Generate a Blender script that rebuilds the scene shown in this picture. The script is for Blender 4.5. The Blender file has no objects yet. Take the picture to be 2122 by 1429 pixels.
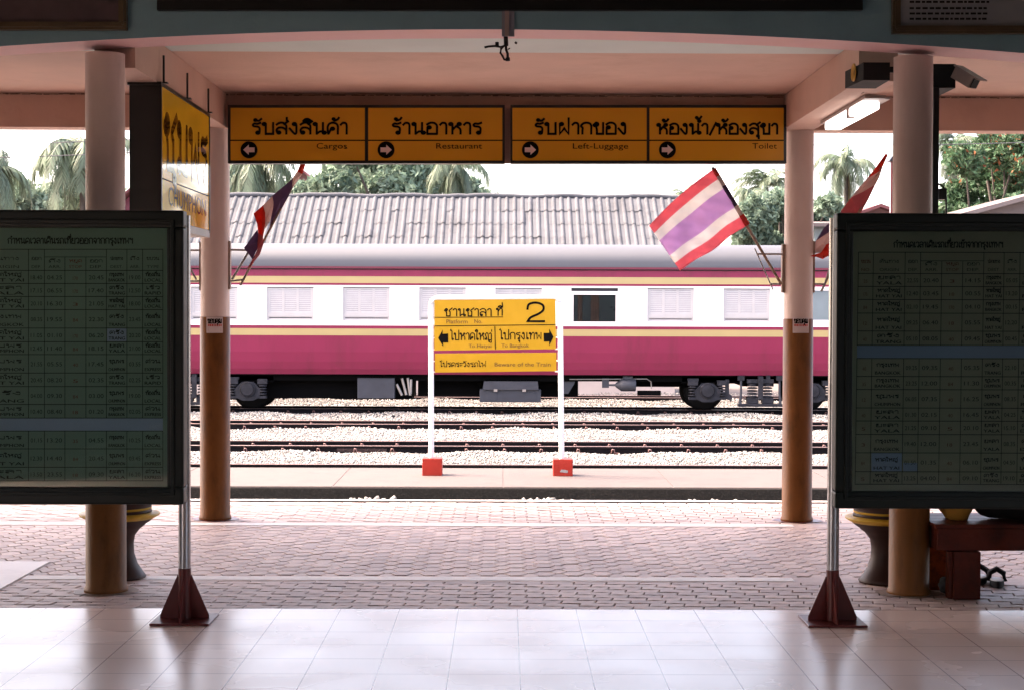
import bpy, bmesh, math, random
import numpy as np
from mathutils import Vector, Matrix, Euler
R = math.radians
S = bpy.context.scene
COL = S.collection
random.seed(7); RNG = np.random.default_rng(7)

# ------------------------------------------------------------------ camera
FPX, CX, CY = 3400.0, 1061.0, 714.5          # focal length and centre in photo pixels (2122 wide)
EYE = Vector((0, 0, 1.6))
cam = bpy.data.cameras.new('camera'); co = bpy.data.objects.new('camera', cam); COL.objects.link(co)
cam.sensor_width = 36; cam.lens = 36 * FPX / 2122; cam.clip_start = 0.05; cam.clip_end = 3000
CR = Matrix.Rotation(-math.atan(16 / FPX), 3, 'Z') @ Matrix.Rotation(R(90) - math.atan(74.5 / FPX), 3, 'X') @ Matrix.Rotation(R(0.2), 3, 'Z')
co.matrix_world = Matrix.Translation(EYE) @ CR.to_4x4()
S.camera = co
def P(x, y, D):
    """the point at distance D (world Y) that stands where the photo shows pixel x, y"""
    d = CR @ Vector(((x - CX) / FPX, -(y - CY) / FPX, -1.0))
    return EYE + d * (D / d.y)
def PZ(x, y, z):
    d = CR @ Vector(((x - CX) / FPX, -(y - CY) / FPX, -1.0))
    return EYE + d * ((z - EYE.z) / d.z)

# ------------------------------------------------------------------ light
SUN_EL, SUN_AZ = 52, -80            # degrees; azimuth from +Y towards +X
W = bpy.data.worlds.new('World'); S.world = W; W.use_nodes = True
nt = W.node_tree; bg = nt.nodes['Background']
sky = nt.nodes.new('ShaderNodeTexSky'); sky.sky_type = 'NISHITA'; sky.sun_disc = False
sky.sun_elevation = R(SUN_EL); sky.sun_rotation = R(SUN_AZ)
sky.air_density = 0.6; sky.dust_density = 4.0; sky.ozone_density = 0.4
tint = nt.nodes.new('ShaderNodeMix'); tint.data_type = 'RGBA'; tint.blend_type = 'MULTIPLY'; tint.inputs['Factor'].default_value = 1; tint.inputs['B'].default_value = (1.0, 0.848, 0.715, 1)
nt.links.new(sky.outputs[0], tint.inputs['A']); nt.links.new(tint.outputs['Result'], bg.inputs[0]); bg.inputs[1].default_value = 0.15
sl = bpy.data.lights.new('sun', 'SUN'); sl.energy = 0.7; sl.angle = R(11); sl.color = (1, 0.93, 0.84)
so = bpy.data.objects.new('sun', sl); COL.objects.link(so)
sv = Vector((math.sin(R(SUN_AZ)) * math.cos(R(SUN_EL)), math.cos(R(SUN_AZ)) * math.cos(R(SUN_EL)), math.sin(R(SUN_EL))))
so.rotation_euler = sv.to_track_quat('Z', 'Y').to_euler()
vs = S.view_settings; vs.view_transform = 'Standard'; vs.look = 'None'; vs.exposure = 3.55; vs.gamma = 1; vs.use_curve_mapping = False
S.cycles.max_bounces = 10; S.cycles.diffuse_bounces = 6; S.cycles.glossy_bounces = 4; S.cycles.transparent_max_bounces = 16
S.cycles.use_denoising = True

# ------------------------------------------------------------------ materials
M = {}
def mat(name, col, rough=0.6, var=0.12, vs_=6.0, bump=0.0, bs=60.0, metal=0.0, island=0.0, trans=0.0, stain=None, spec=0.5, coat=0.0):
    """principled surface: noise-varied colour, roughness and bump; island = per-piece colour spread; trans = share of light let through; stain = (colour, scale, amount)"""
    m = bpy.data.materials.new(name); m.use_nodes = True; n = m.node_tree; L = n.links.new
    b = n.nodes['Principled BSDF']; b.inputs['Roughness'].default_value = rough; b.inputs['Metallic'].default_value = metal
    b.inputs['Specular IOR Level'].default_value = spec; b.inputs['Coat Weight'].default_value = coat
    tc = n.nodes.new('ShaderNodeTexCoord')
    nz = n.nodes.new('ShaderNodeTexNoise'); nz.inputs['Scale'].default_value = vs_; nz.inputs['Detail'].default_value = 6
    L(tc.outputs['Object'], nz.inputs['Vector'])
    mr = n.nodes.new('ShaderNodeMapRange'); mr.inputs[1].default_value = 0.3; mr.inputs[2].default_value = 0.7
    mr.inputs[3].default_value = 1 - var; mr.inputs[4].default_value = 1 + var; L(nz.outputs['Fac'], mr.inputs[0])
    hs = n.nodes.new('ShaderNodeHueSaturation'); hs.inputs['Color'].default_value = (*col, 1)
    out = mr.outputs[0]
    if island:
        g = n.nodes.new('ShaderNodeNewGeometry'); m2 = n.nodes.new('ShaderNodeMapRange')
        m2.inputs[3].default_value = 1 - island; m2.inputs[4].default_value = 1 + island; L(g.outputs['Random Per Island'], m2.inputs[0])
        mm = n.nodes.new('ShaderNodeMath'); mm.operation = 'MULTIPLY'; L(out, mm.inputs[0]); L(m2.outputs[0], mm.inputs[1]); out = mm.outputs[0]
        m3 = n.nodes.new('ShaderNodeMapRange'); m3.inputs[3].default_value = 0.5 - island * 0.05; m3.inputs[4].default_value = 0.5 + island * 0.05
        L(g.outputs['Random Per Island'], m3.inputs[0]); L(m3.outputs[0], hs.inputs['Hue'])
    L(out, hs.inputs['Value']); colout = hs.outputs[0]
    if stain:
        n2 = n.nodes.new('ShaderNodeTexNoise'); n2.inputs['Scale'].default_value = stain[1]; n2.inputs['Detail'].default_value = 8; n2.inputs['Roughness'].default_value = 0.65
        mpz = n.nodes.new('ShaderNodeMapping'); mpz.inputs['Scale'].default_value = (1, 1, stain[3] if len(stain) > 3 else 1); L(tc.outputs['Object'], mpz.inputs[0]); L(mpz.outputs[0], n2.inputs['Vector'])
        r2 = n.nodes.new('ShaderNodeMapRange'); r2.inputs[1].default_value = 0.5; r2.inputs[2].default_value = 0.72; r2.inputs[4].default_value = stain[2]; L(n2.outputs['Fac'], r2.inputs[0])
        mx = n.nodes.new('ShaderNodeMix'); mx.data_type = 'RGBA'; L(r2.outputs[0], mx.inputs['Factor']); L(colout, mx.inputs['A']); mx.inputs['B'].default_value = (*stain[0], 1); colout = mx.outputs['Result']
    L(colout, b.inputs['Base Color'])
    rr = n.nodes.new('ShaderNodeMapRange'); rr.inputs[3].default_value = max(rough - 0.08, 0.02); rr.inputs[4].default_value = min(rough + 0.08, 1); L(nz.outputs['Fac'], rr.inputs[0]); L(rr.outputs[0], b.inputs['Roughness'])
    if bump:
        nb = n.nodes.new('ShaderNodeTexNoise'); nb.inputs['Scale'].default_value = bs; nb.inputs['Detail'].default_value = 5; L(tc.outputs['Object'], nb.inputs['Vector'])
        bp = n.nodes.new('ShaderNodeBump'); bp.inputs['Strength'].default_value = bump; bp.inputs['Distance'].default_value = 0.01; L(nb.outputs['Fac'], bp.inputs['Height']); L(bp.outputs[0], b.inputs['Normal'])
    if trans:
        t = n.nodes.new('ShaderNodeBsdfTranslucent'); L(colout, t.inputs[0]); ms = n.nodes.new('ShaderNodeMixShader'); ms.inputs[0].default_value = trans
        L(b.outputs[0], ms.inputs[1]); L(t.outputs[0], ms.inputs[2]); L(ms.outputs[0], n.nodes['Material Output'].inputs[0])
    M[name] = m; return m
mat('pillar_paint', (0.64,0.51,0.46), 0.55, 0.06, 3, 0.15, 40, stain=((0.40, 0.28, 0.22), 7, 0.4, 0.12))
mat('pillar_brown', (0.19,0.074,0.018), 0.5, 0.12, 4, 0.15, 40, spec=0.22, stain=((0.055, 0.024, 0.007), 9, 0.75, 0.3))
mat('canopy_paint', (0.53,0.345,0.275), 0.7, 0.07, 2.2, 0.2, 30, stain=((0.38, 0.225, 0.16), 1.4, 0.55))
mat('teal_paint', (0.19,0.33,0.38), 0.6, 0.08, 3, 0.15, 50, stain=((0.12, 0.2, 0.235), 3, 0.4))
mat('soffit_pink', (0.70, 0.42, 0.42), 0.6, 0.08, 2, 0.1, 40, stain=((0.6, 0.33, 0.25), 2, 0.4))
mat('ceiling_teal', (0.55, 0.62, 0.60), 0.7, 0.06, 2, 0.1, 40)
mat('hall_wall', (0.15,0.145,0.14), 0.7, 0.08, 2)
mat('crack', (0.10, 0.055, 0.035), 0.8, 0.4, 30)
mat('sign_orange', (0.66,0.315,0.011), 0.35, 0.05, 2, spec=0.3)
mat('sign_yellow', (0.45,0.255,0.004), 0.4, 0.05, 5, stain=((0.55, 0.3, 0.02), 9, 0.25))
mat('acrylic_yellow', (0.86, 0.52, 0.03), 0.12, 0.04, 3, coat=0.6)
mat('black_paint', (0.004,0.0038,0.0038), 0.35, 0.2, 8)
mat('black_matt', (0.004,0.004,0.0045), 0.8, 0.3, 8)
mat('letter_black', (0.003,0.0025,0.002), 0.6, 0.1, 8, spec=0.08)
mat('letter_gloss', (0.006,0.005,0.004), 0.14, 0.05, 8, coat=0.6)
mat('letter_faded', (0.10,0.045,0.006), 0.6, 0.25, 30)
mat('arrow_pink', (0.72, 0.55, 0.52), 0.5, 0.05, 8)
mat('white_pipe', (0.82, 0.81, 0.80), 0.35, 0.05, 4, stain=((0.5, 0.45, 0.4), 7, 0.3))
mat('red_block', (0.34,0.018,0.008), 0.55, 0.12, 8, 0.3, 60, stain=((0.35, 0.03, 0.02), 14, 0.5))
mat('grey_chip', (0.35, 0.32, 0.32), 0.8, 0.2, 30)
mat('board_frame', (0.010,0.014,0.012), 0.4, 0.2, 6, spec=0.25)
mat('board_inner', (0.03,0.028,0.026), 0.35, 0.2, 6)
mat('board_paper', (0.20,0.295,0.25), 0.8, 0.05, 3)
mat('board_paper_warm', (0.33,0.335,0.25), 0.8, 0.05, 3)
mat('table_ink', (0.012,0.022,0.018), 0.8, 0.15, 40)
mat('table_red', (0.16,0.04,0.025), 0.8, 0.1, 40)
mat('table_blue', (0.30, 0.38, 0.55), 0.8, 0.05, 4)
mat('steel_post', (0.42, 0.42, 0.43), 0.25, 0.1, 8, metal=0.9)
mat('maroon_paint', (0.12,0.014,0.012), 0.4, 0.15, 7, stain=((0.06, 0.012, 0.01), 9, 0.5))
mat('steel_grey', (0.30, 0.27, 0.25), 0.45, 0.15, 8, metal=0.3)
mat('bracket_brown', (0.28, 0.19, 0.14), 0.6, 0.2, 9)
for nm, c in (('red', (0.84, 0.31, 0.35)), ('white', (0.88, 0.84, 0.81)), ('blue', (0.70, 0.50, 0.72))): mat('flag_' + nm, c, 0.85, 0.05, 10, trans=0.78)
for nm, c in (('red', (0.50, 0.03, 0.02)), ('white', (0.55, 0.45, 0.40)), ('blue', (0.035, 0.02, 0.06))): mat('sleeve_' + nm, c, 0.85, 0.1, 10)
for nm, c in (('red', (0.60, 0.055, 0.03)), ('white', (0.66, 0.50, 0.46)), ('blue', (0.17, 0.10, 0.19)), ('rose', (0.46, 0.13, 0.14))): mat('cloth_' + nm, c, 0.85, 0.1, 10, trans=0.45)
# train
mat('coach_magenta', (0.178,0.0122,0.046), 0.45, 0.06, 1.2, stain=((0.10, 0.014, 0.026), 2.6, 0.5, 0.25), coat=0.05, spec=0.3)
mat('coach_maroon', (0.11,0.01,0.028), 0.5, 0.08, 1.5)
mat('coach_white', (0.80, 0.77, 0.76), 0.4, 0.03, 1.5)
mat('coach_yellow', (0.34,0.265,0.115), 0.4, 0.04, 1.5)
mat('coach_roof', (0.063,0.067,0.081), 0.65, 0.06, 1.2, stain=((0.052, 0.058, 0.075), 1.2, 0.5))
mat('shutter_white', (0.40,0.385,0.39), 0.5, 0.04, 6)
mat('window_grey', (0.16, 0.20, 0.22), 0.15, 0.1, 2)
mat('dark_inside', (0.02, 0.02, 0.028), 0.3, 0.3, 4)
mat('curtain_brown', (0.10, 0.045, 0.035), 0.8, 0.2, 8)
mat('bogie_grey', (0.014,0.0145,0.020), 0.6, 0.35, 7, 0.3, 30, stain=((0.05, 0.048, 0.058), 5, 0.5), spec=0.25)
mat('underframe_black', (0.0015,0.0015,0.0017), 0.85, 0.3, 5, spec=0.08)
mat('wheel_steel', (0.004,0.004,0.0045), 0.6, 0.3, 5, spec=0.15)
mat('box_grey', (0.030,0.032,0.043), 0.55, 0.15, 5, stain=((0.02, 0.02, 0.027), 6, 0.5))
# track and ground
mat('rail_side', (0.004,0.003,0.005), 0.7, 0.3, 9, stain=((0.016, 0.008, 0.008), 9, 0.5), spec=0.15)
mat('rail_top', (0.22,0.15,0.14), 0.35, 0.1, 9, metal=0.6)
mat('clip', (0.17,0.085,0.08), 0.6, 0.2, 9)
mat('fishplate', (0.02,0.008,0.009), 0.8, 0.3, 20)
mat('ballast_bed', (0.20,0.19,0.185), 0.95, 0.5, 22, 0.8, 30)
mat('ballast_stone', (0.27,0.258,0.245), 0.9, 0.1, 6, island=0.35, stain=((0.15, 0.135, 0.125), 0.9, 0.55))
mat('soil', (0.12,0.098,0.09), 0.95, 0.25, 1.5, 0.5, 10)
mat('concrete_pink', (0.078,0.061,0.057), 0.85, 0.10, 2.5, 0.35, 45, stain=((0.05, 0.04, 0.041), 3.5, 0.6))
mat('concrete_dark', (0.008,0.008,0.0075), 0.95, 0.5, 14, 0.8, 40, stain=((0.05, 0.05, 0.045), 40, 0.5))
mat('path_pale', (0.70,0.62,0.59), 0.5, 0.06, 3, 0.2, 40, stain=((0.42, 0.35, 0.33), 3, 0.4))
mat('paver', (0.57,0.445,0.41), 0.6, 0.12, 9, 0.3, 70, island=0.17, stain=((0.30, 0.215, 0.195), 1.3, 0.5))
mat('paver_joint', (0.012,0.007,0.006), 0.95, 0.3, 20)
mat('paint_line', (0.90,0.87,0.85), 0.7, 0.04, 14, stain=((0.66, 0.54, 0.50), 16, 0.3))
mat('planter', (0.040,0.018,0.014), 0.5, 0.2, 9, spec=0.25, stain=((0.055, 0.032, 0.028), 7, 0.5))
mat('planter_yellow', (0.62, 0.38, 0.03), 0.45, 0.1, 9)
mat('bench_wood', (0.11,0.022,0.013), 0.45, 0.3, 5, 0.3, 30, spec=0.15, stain=((0.04, 0.012, 0.01), 8, 0.7))
mat('sack_yellow', (0.55, 0.27, 0.04), 0.9, 0.12, 9)
mat('cloth_black', (0.010, 0.010, 0.012), 0.9, 0.2, 9)
mat('bag_orange', (0.55, 0.13, 0.03), 0.8, 0.25, 20, stain=((0.05, 0.02, 0.02), 25, 0.8))
mat('bottle_green', (0.03, 0.12, 0.06), 0.2, 0.1, 9)
mat('insole', (0.65, 0.62, 0.62), 0.5, 0.1, 9)
mat('speaker_cone', (0.55, 0.28, 0.02), 0.5, 0.1, 9)
mat('camera_beige', (0.30, 0.24, 0.22), 0.5, 0.08, 9)
mat('lamp_metal', (0.35, 0.27, 0.25), 0.5, 0.1, 9)
mat('paper_grey', (0.24, 0.25, 0.26), 0.8, 0.1, 4)
mat('frame_gold', (0.10, 0.07, 0.035), 0.35, 0.2, 9)
mat('picture_brown', (0.07, 0.045, 0.05), 0.4, 0.3, 5)
mat('sticker_white', (0.62, 0.52, 0.50), 0.5, 0.05, 8)
mat('ink_red', (0.5, 0.05, 0.04), 0.6, 0.1, 8)
# background
mat('roof_fibre', (0.068,0.071,0.082), 0.85, 0.12, 1.3, 0.3, 20, stain=((0.035, 0.037, 0.045), 1.6, 0.85))
mat('roof_dark', (0.10, 0.10, 0.12), 0.85, 0.15, 3)
mat('wall_pale', (0.55, 0.48, 0.45), 0.9, 0.1, 1)
mat('roof_maroon', (0.14,0.045,0.05), 0.8, 0.1, 2)
mat('roof_pale', (0.13,0.105,0.102), 0.8, 0.06, 1)
mat('wall_pink', (0.22,0.13,0.13), 0.9, 0.06, 1)
mat('sheet_grey', (0.22, 0.22, 0.26), 0.6, 0.08, 4)
mat('leaf_blue', (0.15,0.215,0.155), 0.75, 0.25, 0.6, island=0.45, trans=0.35)
mat('leaf_mid', (0.12,0.17,0.09), 0.7, 0.3, 0.5, island=0.45, trans=0.35)
mat('leaf_dark', (0.06,0.115,0.055), 0.7, 0.3, 0.6, island=0.5, trans=0.3)
mat('leaf_orange', (0.30,0.11,0.05), 0.7, 0.2, 0.6, island=0.3, trans=0.3)
mat('palm_green', (0.115,0.155,0.10), 0.55, 0.25, 0.7, island=0.35, trans=0.3)
mat('palm_dry', (0.30, 0.24, 0.13), 0.7, 0.25, 0.7, island=0.3, trans=0.3)
mat('bark', (0.09,0.075,0.065), 0.9, 0.25, 6, 0.5, 20)
mat('wire', (0.05, 0.05, 0.06), 0.7, 0.1, 5)
mat('tower_steel', (0.62, 0.60, 0.62), 0.6, 0.05, 5)
def emit(name, c, s):
    m = bpy.data.materials.new(name); m.use_nodes = True; b = m.node_tree.nodes['Principled BSDF']
    b.inputs['Base Color'].default_value = (*c, 1); b.inputs['Emission Color'].default_value = (*c, 1); b.inputs['Emission Strength'].default_value = s; M[name] = m
emit('lamp_lit', (1, 0.97, 0.93), 0.35)
def glass(name, refl, rough):
    m = bpy.data.materials.new(name); m.use_nodes = True; n = m.node_tree; n.nodes.remove(n.nodes['Principled BSDF'])
    t = n.nodes.new('ShaderNodeBsdfTransparent'); t.inputs[0].default_value = (0.9, 0.95, 0.93, 1)
    g = n.nodes.new('ShaderNodeBsdfGlossy'); g.inputs['Roughness'].default_value = rough
    f = n.nodes.new('ShaderNodeFresnel'); f.inputs[0].default_value = 1.5
    x = n.nodes.new('ShaderNodeMixShader'); n.links.new(f.outputs[0], x.inputs[0]); n.links.new(t.outputs[0], x.inputs[1]); n.links.new(g.outputs[0], x.inputs[2])
    n.links.new(x.outputs[0], n.nodes['Material Output'].inputs[0]); M[name] = m
glass('pane_glass', 1, 0.03)
def tile_mat():
    m = bpy.data.materials.new('floor_tile'); m.use_nodes = True; n = m.node_tree; L = n.links.new; b = n.nodes['Principled BSDF']
    tc = n.nodes.new('ShaderNodeTexCoord'); mp = n.nodes.new('ShaderNodeMapping'); L(tc.outputs['Object'], mp.inputs[0])
    mp.inputs['Location'].default_value = (2.122, -8.725 + 40 * 0.312, 0)
    br = n.nodes.new('ShaderNodeTexBrick'); br.offset = 0; br.squash = 1; br.inputs['Scale'].default_value = 1
    br.inputs['Brick Width'].default_value = 0.3137; br.inputs['Row Height'].default_value = 0.312; br.inputs['Mortar Size'].default_value = 0.0032; br.inputs['Mortar Smooth'].default_value = 0.2; br.inputs['Bias'].default_value = 0
    br.inputs['Color1'].default_value = (0.82, 0.665, 0.60, 1); br.inputs['Color2'].default_value = (0.85, 0.695, 0.63, 1); br.inputs['Mortar'].default_value = (0.30, 0.20, 0.18, 1)
    L(mp.outputs[0], br.inputs[0])
    nz = n.nodes.new('ShaderNodeTexNoise'); nz.inputs['Scale'].default_value = 2.2; nz.inputs['Detail'].default_value = 3; nz.inputs['Roughness'].default_value = 0.4; L(tc.outputs['Object'], nz.inputs[0])
    mr = n.nodes.new('ShaderNodeMapRange'); mr.inputs[1].default_value = 0.1; mr.inputs[2].default_value = 0.9; mr.inputs[3].default_value = 0.92; mr.inputs[4].default_value = 1.06; L(nz.outputs['Fac'], mr.inputs[0])
    hs = n.nodes.new('ShaderNodeHueSaturation'); L(br.outputs['Color'], hs.inputs['Color']); L(mr.outputs[0], hs.inputs['Value']); L(hs.outputs[0], b.inputs['Base Color'])
    rr = n.nodes.new('ShaderNodeMapRange'); rr.inputs[1].default_value = 0.1; rr.inputs[2].default_value = 0.9; rr.inputs[3].default_value = 0.19; rr.inputs[4].default_value = 0.33; L(nz.outputs['Fac'], rr.inputs[0]); L(rr.outputs[0], b.inputs['Roughness'])
    b.inputs['Specular IOR Level'].default_value = 0.27
    bp = n.nodes.new('ShaderNodeBump'); bp.inputs['Strength'].default_value = 0.25; bp.inputs['Distance'].default_value = 0.002; bp.invert = True; L(br.outputs['Fac'], bp.inputs['Height']); L(bp.outputs[0], b.inputs['Normal'])
    M['floor_tile'] = m
tile_mat()

# ------------------------------------------------------------------ helpers
def link(o, parent=None):
    COL.objects.link(o)
    if parent is not None:
        o.parent = parent
        pm = parent.matrix_basis.copy()      # each parent's own inverse already cancels what is above it
        o.matrix_parent_inverse = pm.inverted()
    return o
def tag(o, label=None, cat=None, group=None, kind=None):
    if label: o['label'] = label
    if cat: o['category'] = cat
    if group: o['group'] = group
    if kind: o['kind'] = kind
    return o
def thing(name, label, cat, loc=(0, 0, 0), group=None):
    o = bpy.data.objects.new(name, None); o.location = loc; o.empty_display_size = 0.1; COL.objects.link(o)
    return tag(o, label, cat, group)
class MB:
    """collects shapes (world coordinates) and links them as one mesh object"""
    def __init__(s): s.v = []; s.f = []; s.m = []; s.mats = []; s.sm = []
    def mi(s, m):
        if m not in s.mats: s.mats.append(m)
        return s.mats.index(m)
    def add(s, vs, fs, m, smooth=False):
        k = len(s.v); i = s.mi(m); s.v += [tuple(v) for v in vs]
        for f in fs: s.f.append([a + k for a in f]); s.m.append(i); s.sm.append(smooth)
        return s
    def box(s, x0, x1, y0, y1, z0, z1, m, rot=None, c=None):
        vs = [Vector((x, y, z)) for z in (z0, z1) for y in (y0, y1) for x in (x0, x1)]
        if rot is not None:
            c = Vector(c) if c is not None else Vector(((x0 + x1) / 2, (y0 + y1) / 2, (z0 + z1) / 2))
            vs = [c + rot @ (v - c) for v in vs]
        return s.add(vs, [(0, 2, 3, 1), (4, 5, 7, 6), (0, 1, 5, 4), (2, 6, 7, 3), (0, 4, 6, 2), (1, 3, 7, 5)], m)
    def cbox(s, x0, x1, y0, y1, z0, z1, m, b=0.006):
        """box with bevelled edges"""
        bm = bmesh.new(); bmesh.ops.create_cube(bm, size=1)
        for v in bm.verts: v.co = Vector((x0 + (v.co.x + .5) * (x1 - x0), y0 + (v.co.y + .5) * (y1 - y0), z0 + (v.co.z + .5) * (z1 - z0)))
        bmesh.ops.bevel(bm, geom=bm.edges[:], offset=b, segments=2, affect='EDGES', profile=0.6)
        bm.verts.index_update(); s.add([v.co for v in bm.verts], [[v.index for v in f.verts] for f in bm.faces], m); bm.free(); return s
    def tube(s, pts, r, m, n=10, caps=True, smooth=True):
        pts = [Vector(p) for p in pts]; rs = r if isinstance(r, (list, tuple)) else [r] * len(pts); rings = []
        for i, p in enumerate(pts):
            t = (pts[min(i + 1, len(pts) - 1)] - pts[max(i - 1, 0)]).normalized()
            a = t.cross(Vector((0, 0, 1)) if abs(t.z) < 0.9 else Vector((0, 1, 0))).normalized(); b = t.cross(a)
            rings.append([p + (a * math.cos(2 * math.pi * k / n) + b * math.sin(2 * math.pi * k / n)) * rs[i] for k in range(n)])
        vs = [v for q in rings for v in q]; fs = []
        for i in range(len(pts) - 1):
            for k in range(n): fs.append((i * n + k, i * n + (k + 1) % n, (i + 1) * n + (k + 1) % n, (i + 1) * n + k))
        s.add(vs, fs, m, smooth)
        if caps: s.add(rings[0], [list(range(n))[::-1]], m); s.add(rings[-1], [list(range(n))], m)
        return s
    def lathe(s, c, prof, m, n=32, axis='Z', smooth=True):
        c = Vector(c); vs = []
        for (r, h) in prof:
            for k in range(n):
                a = 2 * math.pi * k / n; u, w = r * math.cos(a), r * math.sin(a)
                vs.append(c + (Vector((u, w, h)) if axis == 'Z' else Vector((u, h, w)) if axis == 'Y' else Vector((h, u, w))))
        fs = [(i * n + k, i * n + (k + 1) % n, (i + 1) * n + (k + 1) % n, (i + 1) * n + k) for i in range(len(prof) - 1) for k in range(n)]
        return s.add(vs, fs, m, smooth)
    def poly(s, pts, m): return s.add(pts, [list(range(len(pts)))], m)
    def prism(s, pts2, y0, y1, m):
        """outline in the x-z plane given depth from y0 to y1"""
        n = len(pts2); vs = [(x, y0, z) for x, z in pts2] + [(x, y1, z) for x, z in pts2]
        return s.add(vs, [list(range(n)), list(range(2 * n - 1, n - 1, -1))] + [(i, i + n, (i + 1) % n + n, (i + 1) % n) for i in range(n)], m)
    def build(s, name, parent=None, fix=True, base=None):
        me = bpy.data.meshes.new(name); base = Vector(base) if base is not None else Vector((0, 0, 0))
        me.from_pydata([Vector(v) - base for v in s.v], [], s.f)
        for m in s.mats: me.materials.append(M[m])
        me.polygons.foreach_set('material_index', s.m); me.polygons.foreach_set('use_smooth', s.sm)
        if fix:
            bm = bmesh.new(); bm.from_mesh(me); bmesh.ops.recalc_face_normals(bm, faces=bm.faces[:]); bm.to_mesh(me); bm.free()
        me.update(); o = bpy.data.objects.new(name, me); o.location = base; return link(o, parent)
def structure(name, mb, label=None):
    o = mb.build(name); o['kind'] = 'structure'; return o
def copy_tree(o, parent=None):
    c = o.copy(); COL.objects.link(c)
    if parent is not None: c.parent = parent
    for ch in list(o.children): copy_tree(ch, c)
    return c
def npmesh(name, V, F, mats, mi=None, parent=None):
    """V (n,3), F (m,k) arrays"""
    me = bpy.data.meshes.new(name); k = F.shape[1]
    me.vertices.add(len(V)); me.vertices.foreach_set('co', V.astype(np.float32).ravel())
    me.loops.add(F.size); me.loops.foreach_set('vertex_index', F.astype(np.int32).ravel())
    me.polygons.add(len(F)); me.polygons.foreach_set('loop_start', np.arange(0, F.size, k, dtype=np.int32))
    for m in mats: me.materials.append(M[m])
    if mi is not None: me.polygons.foreach_set('material_index', np.asarray(mi, np.int32))
    me.update(calc_edges=True); o = bpy.data.objects.new(name, me); return link(o, parent)

# ------------------------------------------------------------------ lettering: a stroke alphabet for the Thai words, the built-in font for the Latin ones
def cat(pts, k=5):
    """smooth curve through points"""
    if len(pts) < 3: return list(pts)
    q = [pts[0]] + list(pts) + [pts[-1]]; out = []
    for i in range(1, len(q) - 2):
        p0, p1, p2, p3 = (np.array(a, float) for a in q[i - 1:i + 3])
        for j in range(k):
            t = j / k; out.append(tuple(0.5 * (2 * p1 + (p2 - p0) * t + (2 * p0 - 5 * p1 + 4 * p2 - p3) * t * t + (3 * p1 - p0 - 3 * p2 + p3) * t ** 3)))
    out.append(tuple(pts[-1])); return out
def ring(x, y, r): return [(x + r * math.cos(a), y + r * math.sin(a)) for a in np.linspace(0, 2 * math.pi, 11)]
G = {}  # character -> (advance, [strokes]); upper and lower marks have advance 0 and sit about the right end of the letter before
def g(ch, adv, *st): G[ch] = (adv, [ring(*s[1:]) if s[0] == 'o' else (cat(s[1:]) if s[0] == 'c' else list(s[1:])) for s in st])
H = ('o', .13, .88, .10)
g('ก', .82, ('c', (.12, 0), (.12, .3), (.13, .55), (.03, .70), (.16, .92), (.38, 1), (.6, .92), (.68, .7), (.68, .35), (.68, 0)))
g('ข', .76, ('o', .10, .78, .095), ('c', (.07, .87), (.16, 1.0), (.28, .96), (.30, .80), (.18, .64), (.22, .40), (.22, 0)), ('l', (.22, 0), (.62, 0), (.62, 1)))
g('ช', .88, ('o', .10, .78, .095), ('c', (.07, .87), (.16, 1.0), (.28, .96), (.30, .80), (.18, .64), (.22, .40), (.22, 0)), ('l', (.22, 0), (.60, 0), (.60, .56)), ('c', (.60, .56), (.50, .72), (.60, .86), (.84, 1.10)))
g('ค', .82, ('o', .36, .46, .10), ('c', (.26, .44), (.18, .2), (.1, 0)), ('c', (.1, 0), (.06, .3), (.06, .65), (.16, .9), (.38, 1), (.6, .9), (.69, .68), (.69, .3), (.69, 0)))
g('ด', .82, ('o', .34, .36, .10), ('c', (.25, .32), (.18, .15), (.1, 0)), ('c', (.1, 0), (.05, .3), (.06, .65), (.16, .9), (.38, 1), (.6, .9), (.69, .68), (.69, .3), (.69, 0)))
g('ต', .82, ('o', .34, .36, .10), ('c', (.25, .32), (.18, .15), (.1, 0)), ('c', (.1, 0), (.05, .3), (.06, .7), (.2, .98), (.38, .84), (.56, .98), (.69, .7), (.69, .3), (.69, 0)))
g('ง', .66, ('o', .33, .88, .10), ('c', (.43, .9), (.46, .7), (.46, .35), (.45, .1), (.38, 0), (.28, .1), (.03, .5)))
g('จ', .72, ('o', .22, .42, .10), ('c', (.32, .42), (.34, .2), (.42, 0), (.52, .25), (.56, .6), (.46, .92), (.28, 1), (.04, .8)))
g('ณ', 1.1, ('o', .15, .12, .10), ('c', (.25, .14), (.16, .5), (.06, .68), (.22, 1), (.44, .92), (.48, .5), (.48, 0)), ('o', .68, .12, .10), ('c', (.48, 0), (.62, .2), (.8, .1), (.92, .02)), ('l', (.92, 0), (.92, 1)))
g('ญ', 1.1, ('o', .15, .12, .10), ('c', (.25, .14), (.16, .5), (.06, .68), (.22, 1), (.42, .92), (.48, .5), (.48, 0)), ('c', (.48, 0), (.7, 0), (.92, 0), (.92, .4), (.92, .75), (.8, 1), (.62, .85)), ('o', .6, -.2, .07), ('c', (.66, -.2), (.72, -.36), (.9, -.36), (.92, -.16)))
g('ถ', .82, ('o', .15, .12, .10), ('c', (.25, .14), (.17, .5), (.05, .68), (.2, .93), (.4, 1), (.6, .92), (.68, .7), (.68, .3), (.68, 0)))
g('ท', .84, H, ('l', (.23, .9), (.23, 0)), ('c', (.23, .5), (.4, .85), (.54, 1), (.66, .92), (.70, .7), (.70, .3), (.70, 0)))
g('น', .86, H, ('l', (.23, .9), (.23, 0)), ('c', (.23, 0), (.42, .2), (.62, .22)), ('o', .70, .11, .10), ('l', (.62, .16), (.62, 1)))
g('บ', .84, H, ('l', (.23, .9), (.23, 0), (.69, 0), (.69, 1)))
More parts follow.
